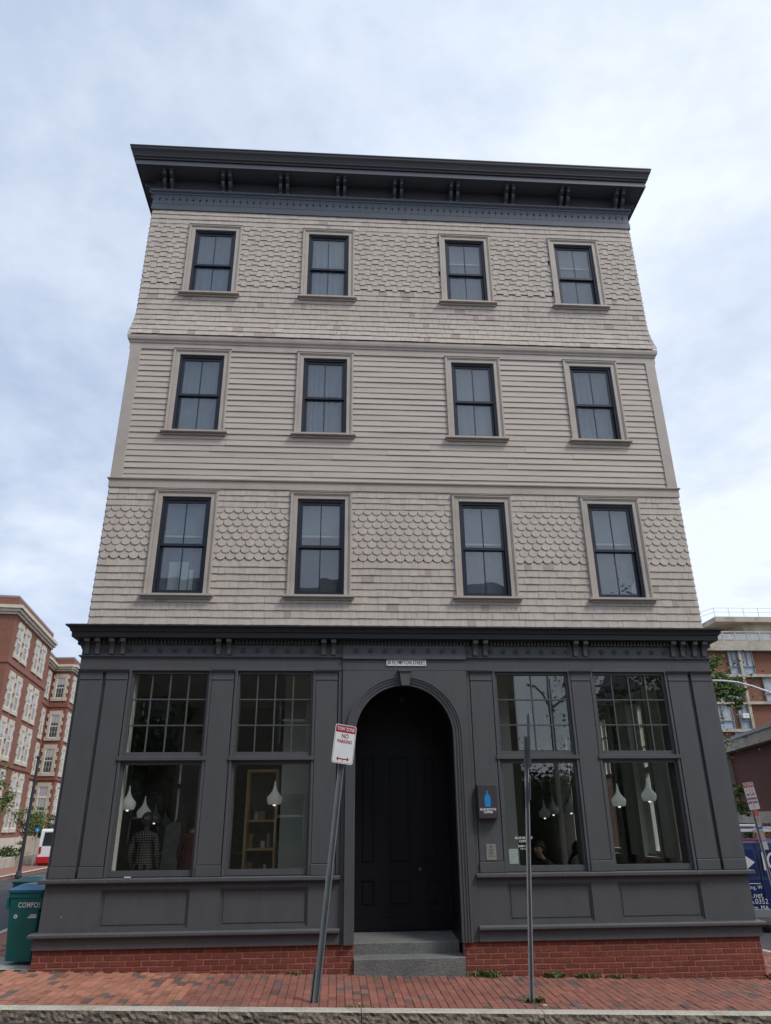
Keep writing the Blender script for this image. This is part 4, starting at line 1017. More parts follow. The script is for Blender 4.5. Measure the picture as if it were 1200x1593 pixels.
for x, y, lab in ((3.38, 1.42, 'dark stool under the person with the dark top behind the lettered window'), (4.0, 1.5, 'dark stool under the person in the grey hooded top behind the lettered window')):
    t = thing('stool', lab, 'stool', (x, y, .28)); MB().lathe((x, y, .28), [(.15, .36), (.16, .37), (.16, .395), (.14, .40)], 16).obj('seat', IND, t)
    for k_ in range(4): a = PI/4+k_*PI/2; MB().tube((x+.1*math.cos(a), y+.1*math.sin(a), .64), (x+.16*math.cos(a), y+.16*math.sin(a), .28), .012, n=6).obj('leg', IND, t)
t = thing('round_table', 'small pale round table between the two seated people', 'table', (3.70, .85, .28))
MB().lathe((3.70, .85, .28), [(.01, .72), (.34, .72), (.345, .735), (.34, .75), (.01, .752)], 28).obj('tabletop', WHITE, t); MB().tube((3.70, .85, .29), (3.70, .85, 1.0), .03).obj('stem', IND, t); MB().lathe((3.70, .85, .28), [(.2, 0), (.2, .015), (.03, .03)], 20).obj('foot', IND, t)

# ================================================================== signs on the building
t = thing('street_number_plate', 'small white plate reading 30 PLYMPTON STREET above the arch', 'sign', (1.09, -.035, 4.1))
MB().cbox(.775, 1.41, -.044, -.0305, 4.066, 4.170, .002).obj('plate', SIGNW, t)
text('lettering', '30 PLYMPTON STREET', .090, BLK, t, (1.092, -.0452, 4.118), font_scale_x=.67, bold=.0008, spacing=1.02)
for x, z in ((.795, 4.155), (.795, 4.083), (1.39, 4.155), (1.39, 4.083)): b = MB(); disc(b, x, -.0475, z, .007, -.0441, 8); b.obj('screw', GALVD, t)
# hanging box sign with the bottle
t = thing('bottle_sign', 'square dark brown box sign with a blue bottle beside the right shop window', 'sign', (2.26, -.1, 1.8))
sx0, sx1, sz0, sz1 = 2.115, 2.405, 1.815, 2.275
MB().cbox(sx0, sx1, -.125, -.013, sz0, sz1, .004).obj('box', SIGNB, t)
cxs = 2.255; q = [(-.037, 0), (.037, 0), (.043, .02), (.046, .13), (.040, .15), (.016, .168), (.010, .18), (.0095, .21), (.013, .212), (.013, .222), (-.013, .222), (-.013, .212), (-.0095, .21), (-.010, .18), (-.016, .168), (-.040, .15), (-.046, .13), (-.043, .02)]
MB().prism([(cxs+x, 1.975+z) for x, z in q], -.128, -.1255).obj('bottle_emblem', SBLUE, t)
text('lettering', 'BLUE BOTTLE', .040, SIGNW, t, (cxs, -.1268, 1.938), bold=.0016, font_scale_x=.98)
text('lettering', 'COFFEE', .040, SIGNW, t, (cxs, -.1268, 1.900), bold=.0016, font_scale_x=.98)
# engraved plaque
t = thing('metal_plaque', 'small grey engraved metal plaque below the bottle sign', 'plaque', (2.285, -.02, 1.25))
MB().cbox(2.21, 2.36, -.02, -.0125, 1.255, 1.468, .002).obj('plate', PLQ, t)
b = MB(); disc(b, 2.285, -.0215, 1.437, .012, -.0201, 10); b.obj('emblem', BLK, t)
rn = random.Random(3)
for i, wd in enumerate((.07, .06, .05, .065, .03, .085)):
    b = MB(); x = 2.285-wd/2
    while x < 2.285+wd/2-.003: l = rn.uniform(.006, .013); b.box(x, x+l, -.0212, -.0201, 1.396-i*.018, 1.402-i*.018); x += l+.004
    b.obj('text_line', BLK, t)
for x, z in ((2.222, 1.456), (2.348, 1.456), (2.222, 1.268), (2.348, 1.268)): b = MB(); disc(b, x, -.023, z, .004, -.0201, 8); b.obj('screw', GALVD, t)
# window lettering and notice
t = thing('window_lettering', 'white BLUE BOTTLE COFFEE lettering on the shop window right of the door', 'lettering', (2.79, .058, 1.38))
for s_, z, sz in (('BLUE BOTTLE', 1.545, .043), ('COFFEE', 1.50, .043), ('EVERY DAY', 1.433, .036), ('7 am - 6 pm', 1.398, .026)):
    text('lettering', s_, sz, SIGNW, t, (2.80, .0585, z), ext=.0008, bold=.001)
b = MB(); b.box(2.565, 2.70, .0672, .0682, 1.20, 1.40); nt_ = b.obj('paper_notice', PAPER); tag(nt_, 'blank-looking white paper notice taped inside the lettered shop window', 'notice')
b = MB(); b.box(2.61, 2.65, .0662, .0671, 1.298, 1.302); b.obj('text_line', GALVD, nt_)

# ================================================================== street sign posts
def uchannel(b, p0, p1, wd, dep, flip=1):
    p0 = Vector(p0); p1 = Vector(p1); d = (p1-p0).normalized(); r = Vector((1, 0, 0)); r = (r-d*r.dot(d)).normalized(); f = d.cross(r)
    if f.y > 0: f = -f
    f *= flip; th = .004
    sec = [(-wd/2, 0), (-wd/2+.014, 0), (-wd/4+.002, dep), (wd/4-.002, dep), (wd/2-.014, 0), (wd/2, 0), (wd/2, th), (wd/2-.012, th), (wd/4, dep+th), (-wd/4, dep+th), (-wd/2+.012, th), (-wd/2, th)]
    vs = [p+r*x-f*y for p in (p0, p1) for x, y in sec]; n = len(sec)
    b._add(vs, [tuple(range(n)), tuple(range(2*n-1, n-1, -1))]+[(i, n+i, n+(i+1) % n, (i+1) % n) for i in range(n)])
t = thing('tow_zone_sign', 'leaning steel post with a red and white TOW ZONE NO PARKING sign', 'sign', (-.205, -1.6, -.15))
b = MB(); uchannel(b, (-.205, -1.6, -.3), (.115, -1.6, 2.93), .078, .032); b.obj('post', GALV, t)
b = MB(); uchannel(b, (-.235, -1.57, -.3), (-.19, -1.57, .18), .075, .03); b.obj('stub_post', GALV, t)
mw = Matrix.Translation((.102, -1.655, 2.717)) @ Matrix.Rotation(R(6.3), 4, 'Y') @ Matrix.Rotation(R(24), 4, 'Z')
def rrect(x0, x1, z0, z1, r, n=5):
    p = []
    for cx_, cz, a0 in ((x1-r, z0+r, -90), (x1-r, z1-r, 0), (x0+r, z1-r, 90), (x0+r, z0+r, 180)):
        for k_ in range(n+1): a = R(a0+90*k_/n); p.append((cx_+r*math.cos(a), cz+r*math.sin(a)))
    return p
def lk(b, name, mt, par=None): return link(name, b.mesh(name, mt), par or t, mw)
lk(MB().prism(rrect(-.152, .152, -.2425, .2425, .028), -.003, 0), 'sign_plate', SIGNW)
b = MB(); o_, i_ = rrect(-.143, .143, -.2335, .2335, .022), rrect(-.139, .139, -.2295, .2295, .019); k_ = len(o_)
b._add([(x, -.0038, z) for x, z in o_]+[(x, -.0038, z) for x, z in i_], [(j, (j+1) % k_, k_+(j+1) % k_, k_+j) for j in range(k_)]); lk(b, 'red_border', SIGNR)
pl = rrect(-.139, .139, .145, .2295, .019); pl = [(x, max(z, .145)) if z < .17 else (x, z) for x, z in pl]; lk(MB().prism([(-.139, .145), (.139, .145)]+[q for q in rrect(-.139, .139, .10, .2295, .019) if q[1] > .19], -.0043, -.0031), 'red_header', SIGNR)
def stext(s_, size, z, mt, sx=1.0, bd=.001): me = text_mesh('lettering', s_, size, mt, font_scale_x=sx, bold=bd); return link('lettering', me, t, mw @ Matrix.Translation((0, -.0052, z)) @ UPR)
stext('TOW ZONE', .062, .187, SIGNW, .74, .0008); stext('NO', .078, .099, SIGNR, .85, .0004); stext('PARKING', .060, .032, SIGNR, .84, .0004)
lk(MB().prism([(-.09, -.185), (-.062, -.155), (-.062, -.178), (.062, -.178), (.062, -.155), (.09, -.185), (.062, -.215), (.062, -.192), (-.062, -.192), (-.062, -.215)], -.0045, -.0031), 'double_arrow', SIGNR)
for z in (.205, -.2): b = MB(); disc(b, 0, -.009, z, .008, -.0045, 8); lk(b, 'bolt', GALV)
# second post, its plate seen edge-on
t = thing('edge_on_sign_post', 'grey steel post in front of the right shop windows with its sign turned edge-on', 'sign', (2.365, -1.47, -.22))
b = MB(); uchannel(b, (2.365, -1.47, -.4), (2.572, -1.47, 2.83), .06, .03); b.obj('post', GALVD, t)
MB().box(2.395, 2.425, -1.46, -1.43, -.3, .0).obj('stub_post', GALVD, t)
mw = Matrix.Translation((2.607, -1.47, 2.79)) @ Matrix.Rotation(R(3.2), 4, 'Y') @ Matrix.Rotation(R(83), 4, 'Z')
lk(MB().prism(rrect(-.15, .15, -.36, .34, .03), -.002, .001), 'sign_plate', GALV, t)
mw = Matrix.Translation((2.565, -1.47, 2.14)) @ Matrix.Rotation(R(3.2), 4, 'Y') @ Matrix.Rotation(R(80), 4, 'Z')
lk(MB().prism(rrect(-.1, .1, -.12, .12, .02), -.002, .001), 'lower_plate', GALV, t)
b = MB(); b.tube((2.50, -1.49, 2.68), (2.60, -1.49, 2.68), .006, n=6); b.obj('bolt', GALVD, t)

# weeds at the foot of the wall
def weed(x, y, wd, h, n, lab, dry=.15, seed=0):
    rn = random.Random(seed); b = MB(); z = gz(x, y)
    for i in range(n):
        px_, py_ = x+rn.gauss(0, wd*.33), y+rn.gauss(0, .035)
        a = rn.uniform(0, 2*PI); l = rn.uniform(.4, 1)*h; dx, dy = math.cos(a), math.sin(a)*.7; wv = rn.uniform(.004, .009)
        b.cur = 1 if rn.random() < dry else 0
        k_ = rn.uniform(.3, 1.1); p = [Vector((px_, py_, z-.005)), Vector((px_+dx*l*.4*k_, py_+dy*l*.4*k_, z+l*.6)), Vector((px_+dx*l*k_, py_+dy*l*k_, z+l*rn.uniform(.5, .95)))]
        s_ = Vector((-dy, dx, 0)).normalized()*wv
        b._add([p[0]-s_, p[0]+s_, p[1]+s_*1.5, p[1]-s_*1.5, p[2]], [(0, 1, 2, 3), (3, 2, 4)])
    return tag(b.obj('weed_tuft', [WEED, WEEDY]), lab, 'weeds', 'weeds along the brick wall')
weed(2.10, -.06, .26, .10, 320, 'thick green weed tuft beside the right end of the granite steps', seed=1)
weed(3.05, -.04, .19, .09, 220, 'rounded green weed tuft below the lettered window at the brick wall', seed=2)
weed(3.52, -.04, .20, .075, 170, 'low green weed tuft third from the steps along the brick wall', .25, seed=3)
weed(3.90, -.04, .22, .055, 130, 'sparse half-dry weeds fourth from the steps along the brick wall', .7, seed=4)
weed(4.25, -.04, .14, .045, 60, 'few dry weeds farthest right in the row along the brick wall', .7, seed=5)
weed(2.43, -1.42, .17, .07, 190, 'green and yellow weeds around the foot of the edge-on sign post', .5, seed=6)
weed(6.16, -.02, .08, .10, 60, 'weed tuft at the right corner of the brick base', .3, seed=7)
weed(-.5, -.03, .2, .06, 50, 'thin dry weeds at the brick wall behind the leaning post', .8, seed=8)
weed(.25, -1.75, .3, .02, 60, 'thin moss and grass in the joint behind the kerb before the steps', .2, seed=9)
for x, y, s_, lab in ((2.5, -1.62, .018, 'small white litter scrap next to the weeds at the edge-on post'), (.32, -1.6, .009, 'tiny white litter speck on the paving left of the steps'), (-1.2, -.2, .007, 'tiny white litter speck by the wall left of the leaning post')):
    b = MB(); b.prism([(x-s_*1.6, y), (x+s_, y-s_*.4), (x+s_*1.5, y+s_*.5), (x-s_*.5, y+s_*.8)], gz(x, y)+.001, gz(x, y)+.006+s_*.3, 'z'); tag(b.obj('litter', WHITE), lab, 'litter')
tag(MB().box(-2.92, -2.84, -.085, -.04, 1.093, 1.108).obj('ledge_scrap', INW), 'small cream scrap lying on the ledge under the leftmost shop window', 'litter')

rn = random.Random(12); lt = MB()
for i in range(420):
    x = rn.uniform(-5, 6.9); y = -.02-abs(rn.gauss(0, .05)) if rn.random() < .55 else rn.uniform(-1.75, -.05); z = gz(x, y)+.004; s_ = rn.uniform(.003, .011)
    if -.05 > y > -.3 and .25 < x < 1.88: continue
    lt.cur = rn.choice((0, 0, 0, 1, 2)); a = rn.uniform(0, 6.28); c_, d_ = math.cos(a)*s_, math.sin(a)*s_
    lt._add([(x+c_, y+d_, z), (x-d_*.6, y+c_*.6, z), (x-c_, y-d_, z+.001), (x+d_*.6, y-c_*.6, z+.003), (x, y, z+.006)], [(0, 1, 4), (1, 2, 4), (2, 3, 4), (3, 0, 4)])
lt.obj('pavement_grit', [mat('grit_sand', (.3, .25, .19), .95), WEEDY, mat('grit_dark', (.05, .045, .04), .9)], kind='stuff')
# ================================================================== wheelie bins
def wheelie(x, y, rz, s_, lab, lid, letters):
    z = gz(x, y)+.004; t = thing('wheelie_bin', lab, 'bin', (x, y, z), 'green bins beside the building')
    mw0 = Matrix.Translation((x, y, z)) @ Matrix.Rotation(rz, 4, 'Z') @ Matrix.Scale(s_, 4)
    def L_(b, n, mt, sm=False, par=None): return link(n, b.mesh(n, mt, sm), par or t, mw0)
    def ring(hw, y0, y1, z_, r=.04): return [(a, c, z_) for a, c in rrect(-hw, hw, y0, y1, r, 3)]
    levels = [ring(.20, -.22, .20, .05), ring(.215, -.24, .24, .3), ring(.25, -.29, .30, .86), ring(.262, -.30, .31, .865), ring(.262, -.30, .31, .93)]
    b = MB(); n = len(levels[0]); b.v = [p for l in levels for p in l]; b.f = [(a*n+i, a*n+(i+1) % n, (a+1)*n+(i+1) % n, (a+1)*n+i) for a in range(len(levels)-1) for i in range(n)]+[tuple(range(n))]; b.m = [0]*len(b.f); L_(b, 'bin_body', BIN)
    lv = [ring(.275, -.315, .33, .932, .05), ring(.278, -.32, .33, .965, .05), ring(.25, -.28, .31, .985, .06), ring(.15, -.18, .22, 1.035, .06)]
    b = MB(); b.v = [p for l in lv for p in l]; b.f = [(a*n+i, a*n+(i+1) % n, (a+1)*n+(i+1) % n, (a+1)*n+i) for a in range(3) for i in range(n)]+[tuple(range(n)), tuple(range(3*n, 4*n))]; b.m = [0]*len(b.f); lo = L_(b, 'lid', lid)
    b = MB(); b.tube((-.22, .36, .93), (.22, .36, .93), .014); [b.tube((q_, .30, .91), (q_, .36, .93), .012) for q_ in (-.2, .2)]; L_(b, 'handle', BIN)
    for q_ in (-.235, .235): b = MB(); b.tube((q_-.025, .22, .1), (q_+.025, .22, .1), .1, n=20); wl = L_(b, 'wheel', RUB); b = MB(); b.tube((q_-.028, .22, .1), (q_+.028, .22, .1), .04, n=12); L_(b, 'hub', BIN, par=wl)
    b = MB(); b.box(-.262, -.235, -.302, -.27, .72, .86); b.box(.235, .262, -.302, -.27, .72, .86); L_(b, 'corner_grip', BIN)
    if letters:
        for s2, zz_, sz, xo in (('COMPOST', .765, .098, .10),):
            me = text_mesh('lettering', s2, sz, SIGNW, font_scale_x=.80, bold=.0014, spacing=1.08); link('lettering', me, t, mw0 @ Matrix.Translation((xo, -.2845, zz_)) @ Matrix.Rotation(R(5.1), 4, 'X') @ UPR)
        b = MB(); disc(b, -.11, -.276, .62, .026, -.26); L_(b, 'round_emblem', SIGNW); 
        b = MB(); disc(b, -.11, -.278, .62, .012, -.2765, 5); L_(b, 'emblem_mark', BIN)
        b = MB(); [b.box(.07+i*.02, .2, -.276+i*0, -.262, .60+i*.018, .612+i*.018) for i in range(3)]; L_(b, 'small_print', SIGNW)
wheelie(-4.34, .62, R(-6), .97, 'dark green compost bin with blue lid standing at the left corner', BINL, True)
wheelie(-4.97, 2.35, R(-8), .97, 'green bin with green lid standing behind the compost bin', TEAL, False)

# ================================================================== left: Georgian brick building
GB = thing('brick_hall', 'long red brick hall with pale stone quoined windows down the left street', 'building', (-22.3, 39, -.6))
hd_ = R(-7.8); uu = Vector((math.sin(hd_), math.cos(hd_), 0)); nn = Vector((math.cos(hd_), -math.sin(hd_), 0))
def frame(o, u, n): return Matrix(((u.x, -n.x, 0, o[0]), (u.y, -n.y, 0, o[1]), (0, 0, 1, 0), (0, 0, 0, 1)))   # local x along wall, local -y outward
C0 = Vector((-22.3, 39, 0)); G0 = -1.2; RT = 16.7
foot = []
P1 = C0+uu*11.2; back = -nn
polyf = [C0, P1, P1-nn*1.7, Vector((-26.35, 56.4, 0)), Vector((-26.85, 59.5, 0)), Vector((-25.1, 59.4, 0)), Vector((-25.9, 66, 0)), Vector((-40, 66, 0)), Vector((-42, 36.5, 0))]
pz = [(p.x, p.y) for p in polyf]
MB().prism(pz, G0, RT-.12, 'z').obj('wall', RBK, GB)
MB().prism([(x, y) for x, y in pz], RT-.119, RT, 'z').obj('coping', LEADF, GB)
def ledge(z0, z1, d, nm, mt):
    b = MB()
    for p, q in zip(polyf[:7], polyf[1:7]):
        u = (q-p).normalized(); n = Vector((u.y, -u.x, 0)); M = frame((p.x, p.y), u, n); l = (q-p).length
        bb = MB(M); bb.box(-d*.6 if l > 2.5 else -.05, l+d*.3, -d, .05, z0, z1); b._add([M @ Vector(v) for v in bb.v], bb.f)
    p, q = polyf[0], polyf[-1]; u = (p-q).normalized(); n = Vector((u.y, -u.x, 0)); M = frame((q.x, q.y), u, n); l = (p-q).length; bb = MB(); bb.box(0, l+d, -d, .05, z0, z1); b._add([M @ Vector(v) for v in bb.v], bb.f)
    b.obj(nm, mt, GB)
ledge(15.72, 15.95, .42, 'cornice', STN); ledge(15.52, 15.719, .28, 'cornice', STN); ledge(15.35, 15.519, .14, 'cornice', STN)
ledge(12.05, 12.4, .07, 'band_course', mat('pale_brick_band', (.27, .11, .08), .9, var=.15)); ledge(5.65, 5.85, .08, 'band_course', mat('brick_band', (.25, .1, .075), .9, var=.15))
def gwin(M, xc, z0, z1, wd=.95, teeth=True, transom=False, boss=True):
    st_ = MB(M); sw = .21; x0, x1 = xc-wd/2, xc+wd/2
    st_.box(x0-sw, x0, -.07, .02, z0-.25, z1+.35); st_.box(x1, x1+sw, -.07, .02, z0-.25, z1+.35); st_.box(x0, x1, -.07, .02, z1, z1+.35); st_.box(x0-.05, x1+.05, -.09, .02, z0-.25, z0)
    z = z0-.25; k_ = 0
    while z < z1+.1 and teeth:
        if k_ % 2 == 0: st_.box(x0-sw-.14, x0-sw-.001, -.068, .02, z, z+.34); st_.box(x1+sw+.001, x1+sw+.14, -.068, .02, z, z+.34)
        z += .34; k_ += 1
    wn = st_.obj('window', STN, GB)
    f = MB(M); t_ = .07; zt = z1
    if transom: f.box(x0, x1, -.05, .015, z1-.95, z1-.8)
    f.box(x0, x0+t_, -.03, .015, z0, z1); f.box(x1-t_, x1, -.03, .015, z0, z1); f.box(x0+t_, x1-t_, -.03, .015, z0, z0+t_); f.box(x0+t_, x1-t_, -.03, .015, z1-t_, z1); zm = (z0+z1)/2-(.3 if transom else 0); f.box(x0+t_, x1-t_, -.03, .015, zm-.04, zm+.04)
    for k_ in (1, 2): x = x0+wd*k_/3; f.box(x-.008, x+.008, -.02, .012, z0+t_, z1-t_)
    for k_ in (1, 3):
        z = z0+(z1-z0)*k_/4; f.box(x0+t_, x1-t_, -.019, .011, z-.009, z+.009)
    f.obj('frame', WHITE, wn)
    MB(M).box(x0+t_, x1-t_, -.008, -.004, z0+t_, z1-t_).obj('pane', FGL, wn)
    MB(M).box(x0+t_, x1-t_, -.0125, -.0085, zm+.3, z1-t_).obj('blind', CURT, wn)
ROWS = [(12.85, 14.75, False), (9.3, 11.35, False), (6.25, 8.35, False), (1.7, 5.1, True)]
Mm = frame((C0.x, C0.y), uu, nn)
for z0, z1, tr_ in ROWS:
    for xc in (1.75, 3.65, 6.95, 8.85): gwin(Mm, xc, z0, z1, transom=tr_)
pa = Vector((-42, 36.5, 0)); u = (C0-pa).normalized(); Mf = frame((pa.x, pa.y), u, Vector((u.y, -u.x, 0))); lf = (C0-pa).length
for z0, z1, tr_ in ROWS:
    for xc in (lf-3.3, lf-5.1, lf-8.5): gwin(Mf, xc, z0, z1, transom=tr_)
def edge_frame(i):
    p, q = polyf[i], polyf[i+1]; u = (q-p).normalized(); return frame((p.x, p.y), u, Vector((u.y, -u.x, 0))), (q-p).length
for i, xf, wd in ((3, .5, .9), (4, .5, .8), (5, .22, .9), (5, .6, .9)):
    M, l = edge_frame(i)
    for z0, z1, tr_ in ROWS: gwin(M, l*xf, z0, z1, wd=wd, transom=tr_, teeth=True)
ledge(G0, 1.1, .12, 'stone_plinth', STN)
# planter wall, hedge, saplings
pl_ = thing('planter_wall', 'low grey granite planter wall in front of the brick hall', 'wall', (-18.2, 34, -.3))
for i in range(8):
    y0 = 27+i*1.9; xf = lambda y: -18.0-(y-34.4)*.133
    b = MB(); b._add([(xf(y0), y0, -.6), (xf(y0)-.45, y0, -.6), (xf(y0)-.45, y0, .22), (xf(y0), y0, .22), (xf(y0+1.88), y0+1.88, -.6), (xf(y0+1.88)-.45, y0+1.88, -.6), (xf(y0+1.88)-.45, y0+1.88, .22), (xf(y0+1.88), y0+1.88, .22)],
                     [(0, 1, 2, 3), (4, 5, 6, 7), (0, 4, 5, 1), (1, 5, 6, 2), (2, 6, 7, 3), (3, 7, 4, 0)]); b.obj('stone_block', GRAN, pl_)
def leaves(b, c, rx, ry, rz_, n, size, rn, clumps=10):
    cl = [(Vector((rn.gauss(0, .45)*rx, rn.gauss(0, .45)*ry, rn.gauss(0, .42)*rz_)), rn.uniform(.25, .5)) for _ in range(clumps)]
    for i in range(n):
        o, s_ = rn.choice(cl); d = Vector((rn.gauss(0, 1), rn.gauss(0, 1), rn.gauss(0, .8)))*s_*.55
        p = Vector(c)+o+Vector((d.x*rx, d.y*ry, d.z*rz_))
        a = Vector((rn.uniform(-1, 1), rn.uniform(-1, 1), rn.uniform(-.6, .6))).normalized(); e = a.orthogonal().normalized(); e.rotate(Matrix.Rotation(rn.uniform(0, 6.28), 3, a)) ; s3 = size*rn.uniform(.6, 1.3)
        b._add([p-a*s3*.5, p+e*s3*.28, p+a*s3*.5, p-e*s3*.28], [(0, 1, 2, 3)])
def tree(x, y, z, h, cr, ch_, lab, n=1600, size=.14, seed=1, lf_=LEAF, group=None, clumps=14, trunk_r=.09, extra=()):
    rn = random.Random(seed); t = thing('tree', lab, 'tree', (x, y, z), group)
    b = MB(); zt = h-ch_*.6; p = Vector((x, y, z-.1)); q = Vector((x+rn.uniform(-.1, .1)*h*.2, y, z+zt)); b.tube(p, q, trunk_r, trunk_r*.65, 9)
    for i in range(7):
        a = rn.uniform(0, 6.28); s0 = p.lerp(q, rn.uniform(.6, 1)); e = Vector((x+math.cos(a)*cr*.7, y+math.sin(a)*cr*.7, z+h-ch_*rn.uniform(.15, .75))); m_ = s0.lerp(e, .5)+Vector((0, 0, .1*h*.3)); b.tube(s0, m_, trunk_r*.45, trunk_r*.3, 6); b.tube(m_, e, trunk_r*.3, trunk_r*.1, 5)
    b.obj('trunk', BARK, t)
    b = MB(); leaves(b, (x, y, z+h-ch_/2), cr, cr, ch_/2, n, size, rn, clumps)
    for (ex, ey, ez, er, en) in extra: leaves(b, (ex, ey, ez), er, er, er*.55, en, size*.85, rn, 8)
    b.obj('crown', lf_, t)
def HT(h, tn, d, r, n): return (math.sin(R(h))*d, math.cos(R(h))*d-11.6, 1.75+tn*d, r, n)
gp = 'young trees in front of the brick hall'
tree(-19.3, 34.5, -.3, 4.6, 1.0, 2.6, 'young tree with upright green crown farthest left before the brick hall', 900, .16, 11, group=gp)
tree(-18.6, 37.5, -.4, 3.2, 1.1, 1.6, 'short round young tree just left of the black pole', 900, .16, 12, group=gp)
tree(-18.3, 40.5, -.45, 3.0, 1.2, 1.7, 'leafy young tree between the black pole and the white vehicle', 1100, .16, 13, LEAFD, group=gp)
tree(-17.6, 41.5, -.45, 5.2, .9, 2.8, 'slim young tree rising just behind the white vehicle', 800, .15, 17, group=gp)
t = thing('hedge', 'clipped dark green shrubs growing behind the granite planter wall', 'hedge', (-18.6, 34, .2))
for i in range(7):
    b = MB(); y0 = 28+i*1.9; leaves(b, (-18.75-(y0-34.4)*.133, y0, .42), .6, .9, .42, 420, .14, random.Random(20+i), 7); b.obj('shrub', LEAFD if i % 2 else LEAF, t)
# black pole
t = thing('black_pole', 'plain black street pole across the left side street', 'pole', (-14.0, 25.4, -.25))
b = MB(); b.tube((-14.0, 25.4, -.4), (-14.0, 25.4, 4.75), .085, .06, 14); b.obj('shaft', POLEB, t); MB().lathe((-14.0, 25.4, 4.75), [(.09, 0), (.1, .03), (.1, .09), (.03, .12)], 12).obj('cap', POLEB, t); MB().lathe((-14.0, 25.4, -.3), [(.16, 0), (.16, .1), (.11, .25), (.09, .3)], 12).obj('base', POLEB, t)
# small blue sign
t = thing('blue_sign', 'small round blue sign on a thin post before the brick hall', 'sign', (-15.9, 32, -.3))
b = MB(); b.tube((-15.9, 32, -.4), (-15.9, 32, 1.7), .025, n=8); b.obj('post', GALVD, t); b = MB(); b.prism([(-15.9+.11*math.cos(a*PI/8), 1.63+.11*math.sin(a*PI/8)) for a in range(16)], 31.95, 31.97); b.obj('sign_plate', SBLUE, t); b = MB(); b.box(-15.93, -15.87, 31.946, 31.949, 1.60, 1.66); b.obj('white_mark', SIGNW, t)
# white vehicle
def vehicle_box(t, M, wd, ln, zg, zb, zr, body, name='body'):
    b = MB(M); b.prism([(-ln/2, zb), (ln/2-.1, zb), (ln/2, zb+.5), (ln/2-.15, zr-.65), (ln/2-.8, zr-.08), (ln/2-1.2, zr), (-ln/2+.25, zr), (-ln/2+.06, zr-.12), (-ln/2, zr-.9)], -wd/2, wd/2, 'x'); return b.obj(name, body, t)
t = thing('white_vehicle', 'white vehicle with dark rear window and red lower body parked down the left street', 'vehicle', (-14.2, 36.5, -.4))
M = Matrix.Translation((-16.5, 38.4, -.42)) @ Matrix.Rotation(R(7), 4, 'Z')
b = MB(M); b.prism([(-2.2, .55), (2.2, .55), (2.2, 1.2), (1.5, 1.45), (.9, 2.05), (-1.9, 2.1), (-2.12, 2.0), (-2.2, 1.1)], -.95, .95, 'x'); b.obj('body', VANW, t)
b = MB(M); b.box(-.97, .97, -2.26, 2.24, .22, .56); b.box(-.99, .99, -2.36, -2.2, .30, .62); b.obj('lower_body', VRED, t)
b = MB(M); b._add([(-.78, -2.215, 1.2), (.78, -2.215, 1.2), (.74, -2.145, 1.92), (-.74, -2.145, 1.92)], [(0, 1, 2, 3)]); b.obj('rear_window', CAR_GL, t)
for s_ in (-1, 1):
    for yy in (-1.4, 1.4): b = MB(M); b.tube((s_*.82, yy, .33), (s_*.98, yy, .33), .33, n=18); wl = b.obj('wheel', RUB, t); b = MB(M); b.tube((s_*.84, yy, .33), (s_*.99, yy, .33), .17, n=12); b.obj('rim', CHR, wl)
    b = MB(M); b.box(s_*.86-.06, s_*.86+.06, -2.24, -2.16, .8, 1.15); b.obj('tail_light', LGT, t)

# ================================================================== right: concrete frame block, low building
MBk = thing('concrete_frame_block', 'tall brick and concrete frame apartment block behind at the right', 'building', (46, 68, -2))
Y0 = 68
FL = [19.55, 16.75, 13.75, 10.8, 7.85, 4.9, 1.95]
b = MB(); b.box(34, 62, Y0+.35, Y0+16, -2.5, 20.6); b.obj('wall', RBK2, MBk)
b = MB(); b.box(33.6, 62, Y0-.3, Y0+16, 19.55, 20.7); b.obj('roof_fascia', CNC, MBk)
for z in FL[1:]: MB().box(34, 62, Y0-.05, Y0+.4, z-.14, z+.16).obj('floor_band', CNC, MBk)
for x in (38.0, 45.58, 53.2): MB().box(x-.15, x+.15, Y0-.1, Y0+.4, -2.5, 19.549).obj('column', CNC, MBk)
wins = {0: [(36.5, 37.7), (38.3, 39.6), (44.3, 45.36), (45.8, 47.2), (51.8, 53)], 1: [(37, 39.8), (42.4, 44.9), (47.8, 50.2)], 2: [(41.2, 43.6), (45.8-1.55, 45.36), (50, 51.5)], 3: [(37, 38.5), (43.4, 45.2), (47.5, 49.5)], 4: [(41.5, 43.5), (46.5, 48.5)], 5: [(43.4, 45.2)]}
for fl_, ws in wins.items():
    zt = FL[fl_]-.15 if fl_ else 19.54; zb = FL[fl_+1]+.17
    for a, c in ws:
        b = MB(); b.box(a, a+.08, Y0+.1, Y0+.35, zb, zt); b.box(c-.08, c, Y0+.1, Y0+.35, zb, zt); b.box(a+.08, c-.08, Y0+.1, Y0+.35, zb, zb+.08); b.box(a+.08, c-.08, Y0+.1, Y0+.35, zb+.85, zb+.95); mxw = (a+c)/2; b.box(mxw-.04, mxw+.04, Y0+.1, Y0+.35, zb+.95, zt)
        wn = b.obj('window', CHR, MBk); MB().box(a+.08, c-.08, Y0+.25, Y0+.3, zb+.95, zt).obj('curtain', CURT, wn); MB().box(a+.08, c-.08, Y0+.25, Y0+.3, zb+.08, zb+.85).obj('lower_pane', mat('pale_spandrel', (.35, .42, .48), .3), wn)
MB().box(44.5, 45.2, Y0-.25, Y0+.2, 12.1, 12.6).obj('air_conditioner', WHITE, MBk)
ph = MB(); ph.box(48.2, 62, Y0+2.5, Y0+14, 20.7, 23.4); ph.obj('penthouse', CNC, MBk); MB().box(44.5, 62, Y0+1.6, Y0+14.5, 23.4, 24.0).obj('penthouse_roof', CNC, MBk)
MB().box(44.7, 48.2, Y0+8, Y0+14, 20.7, 23.4).obj('penthouse_wall', GALVD, MBk)
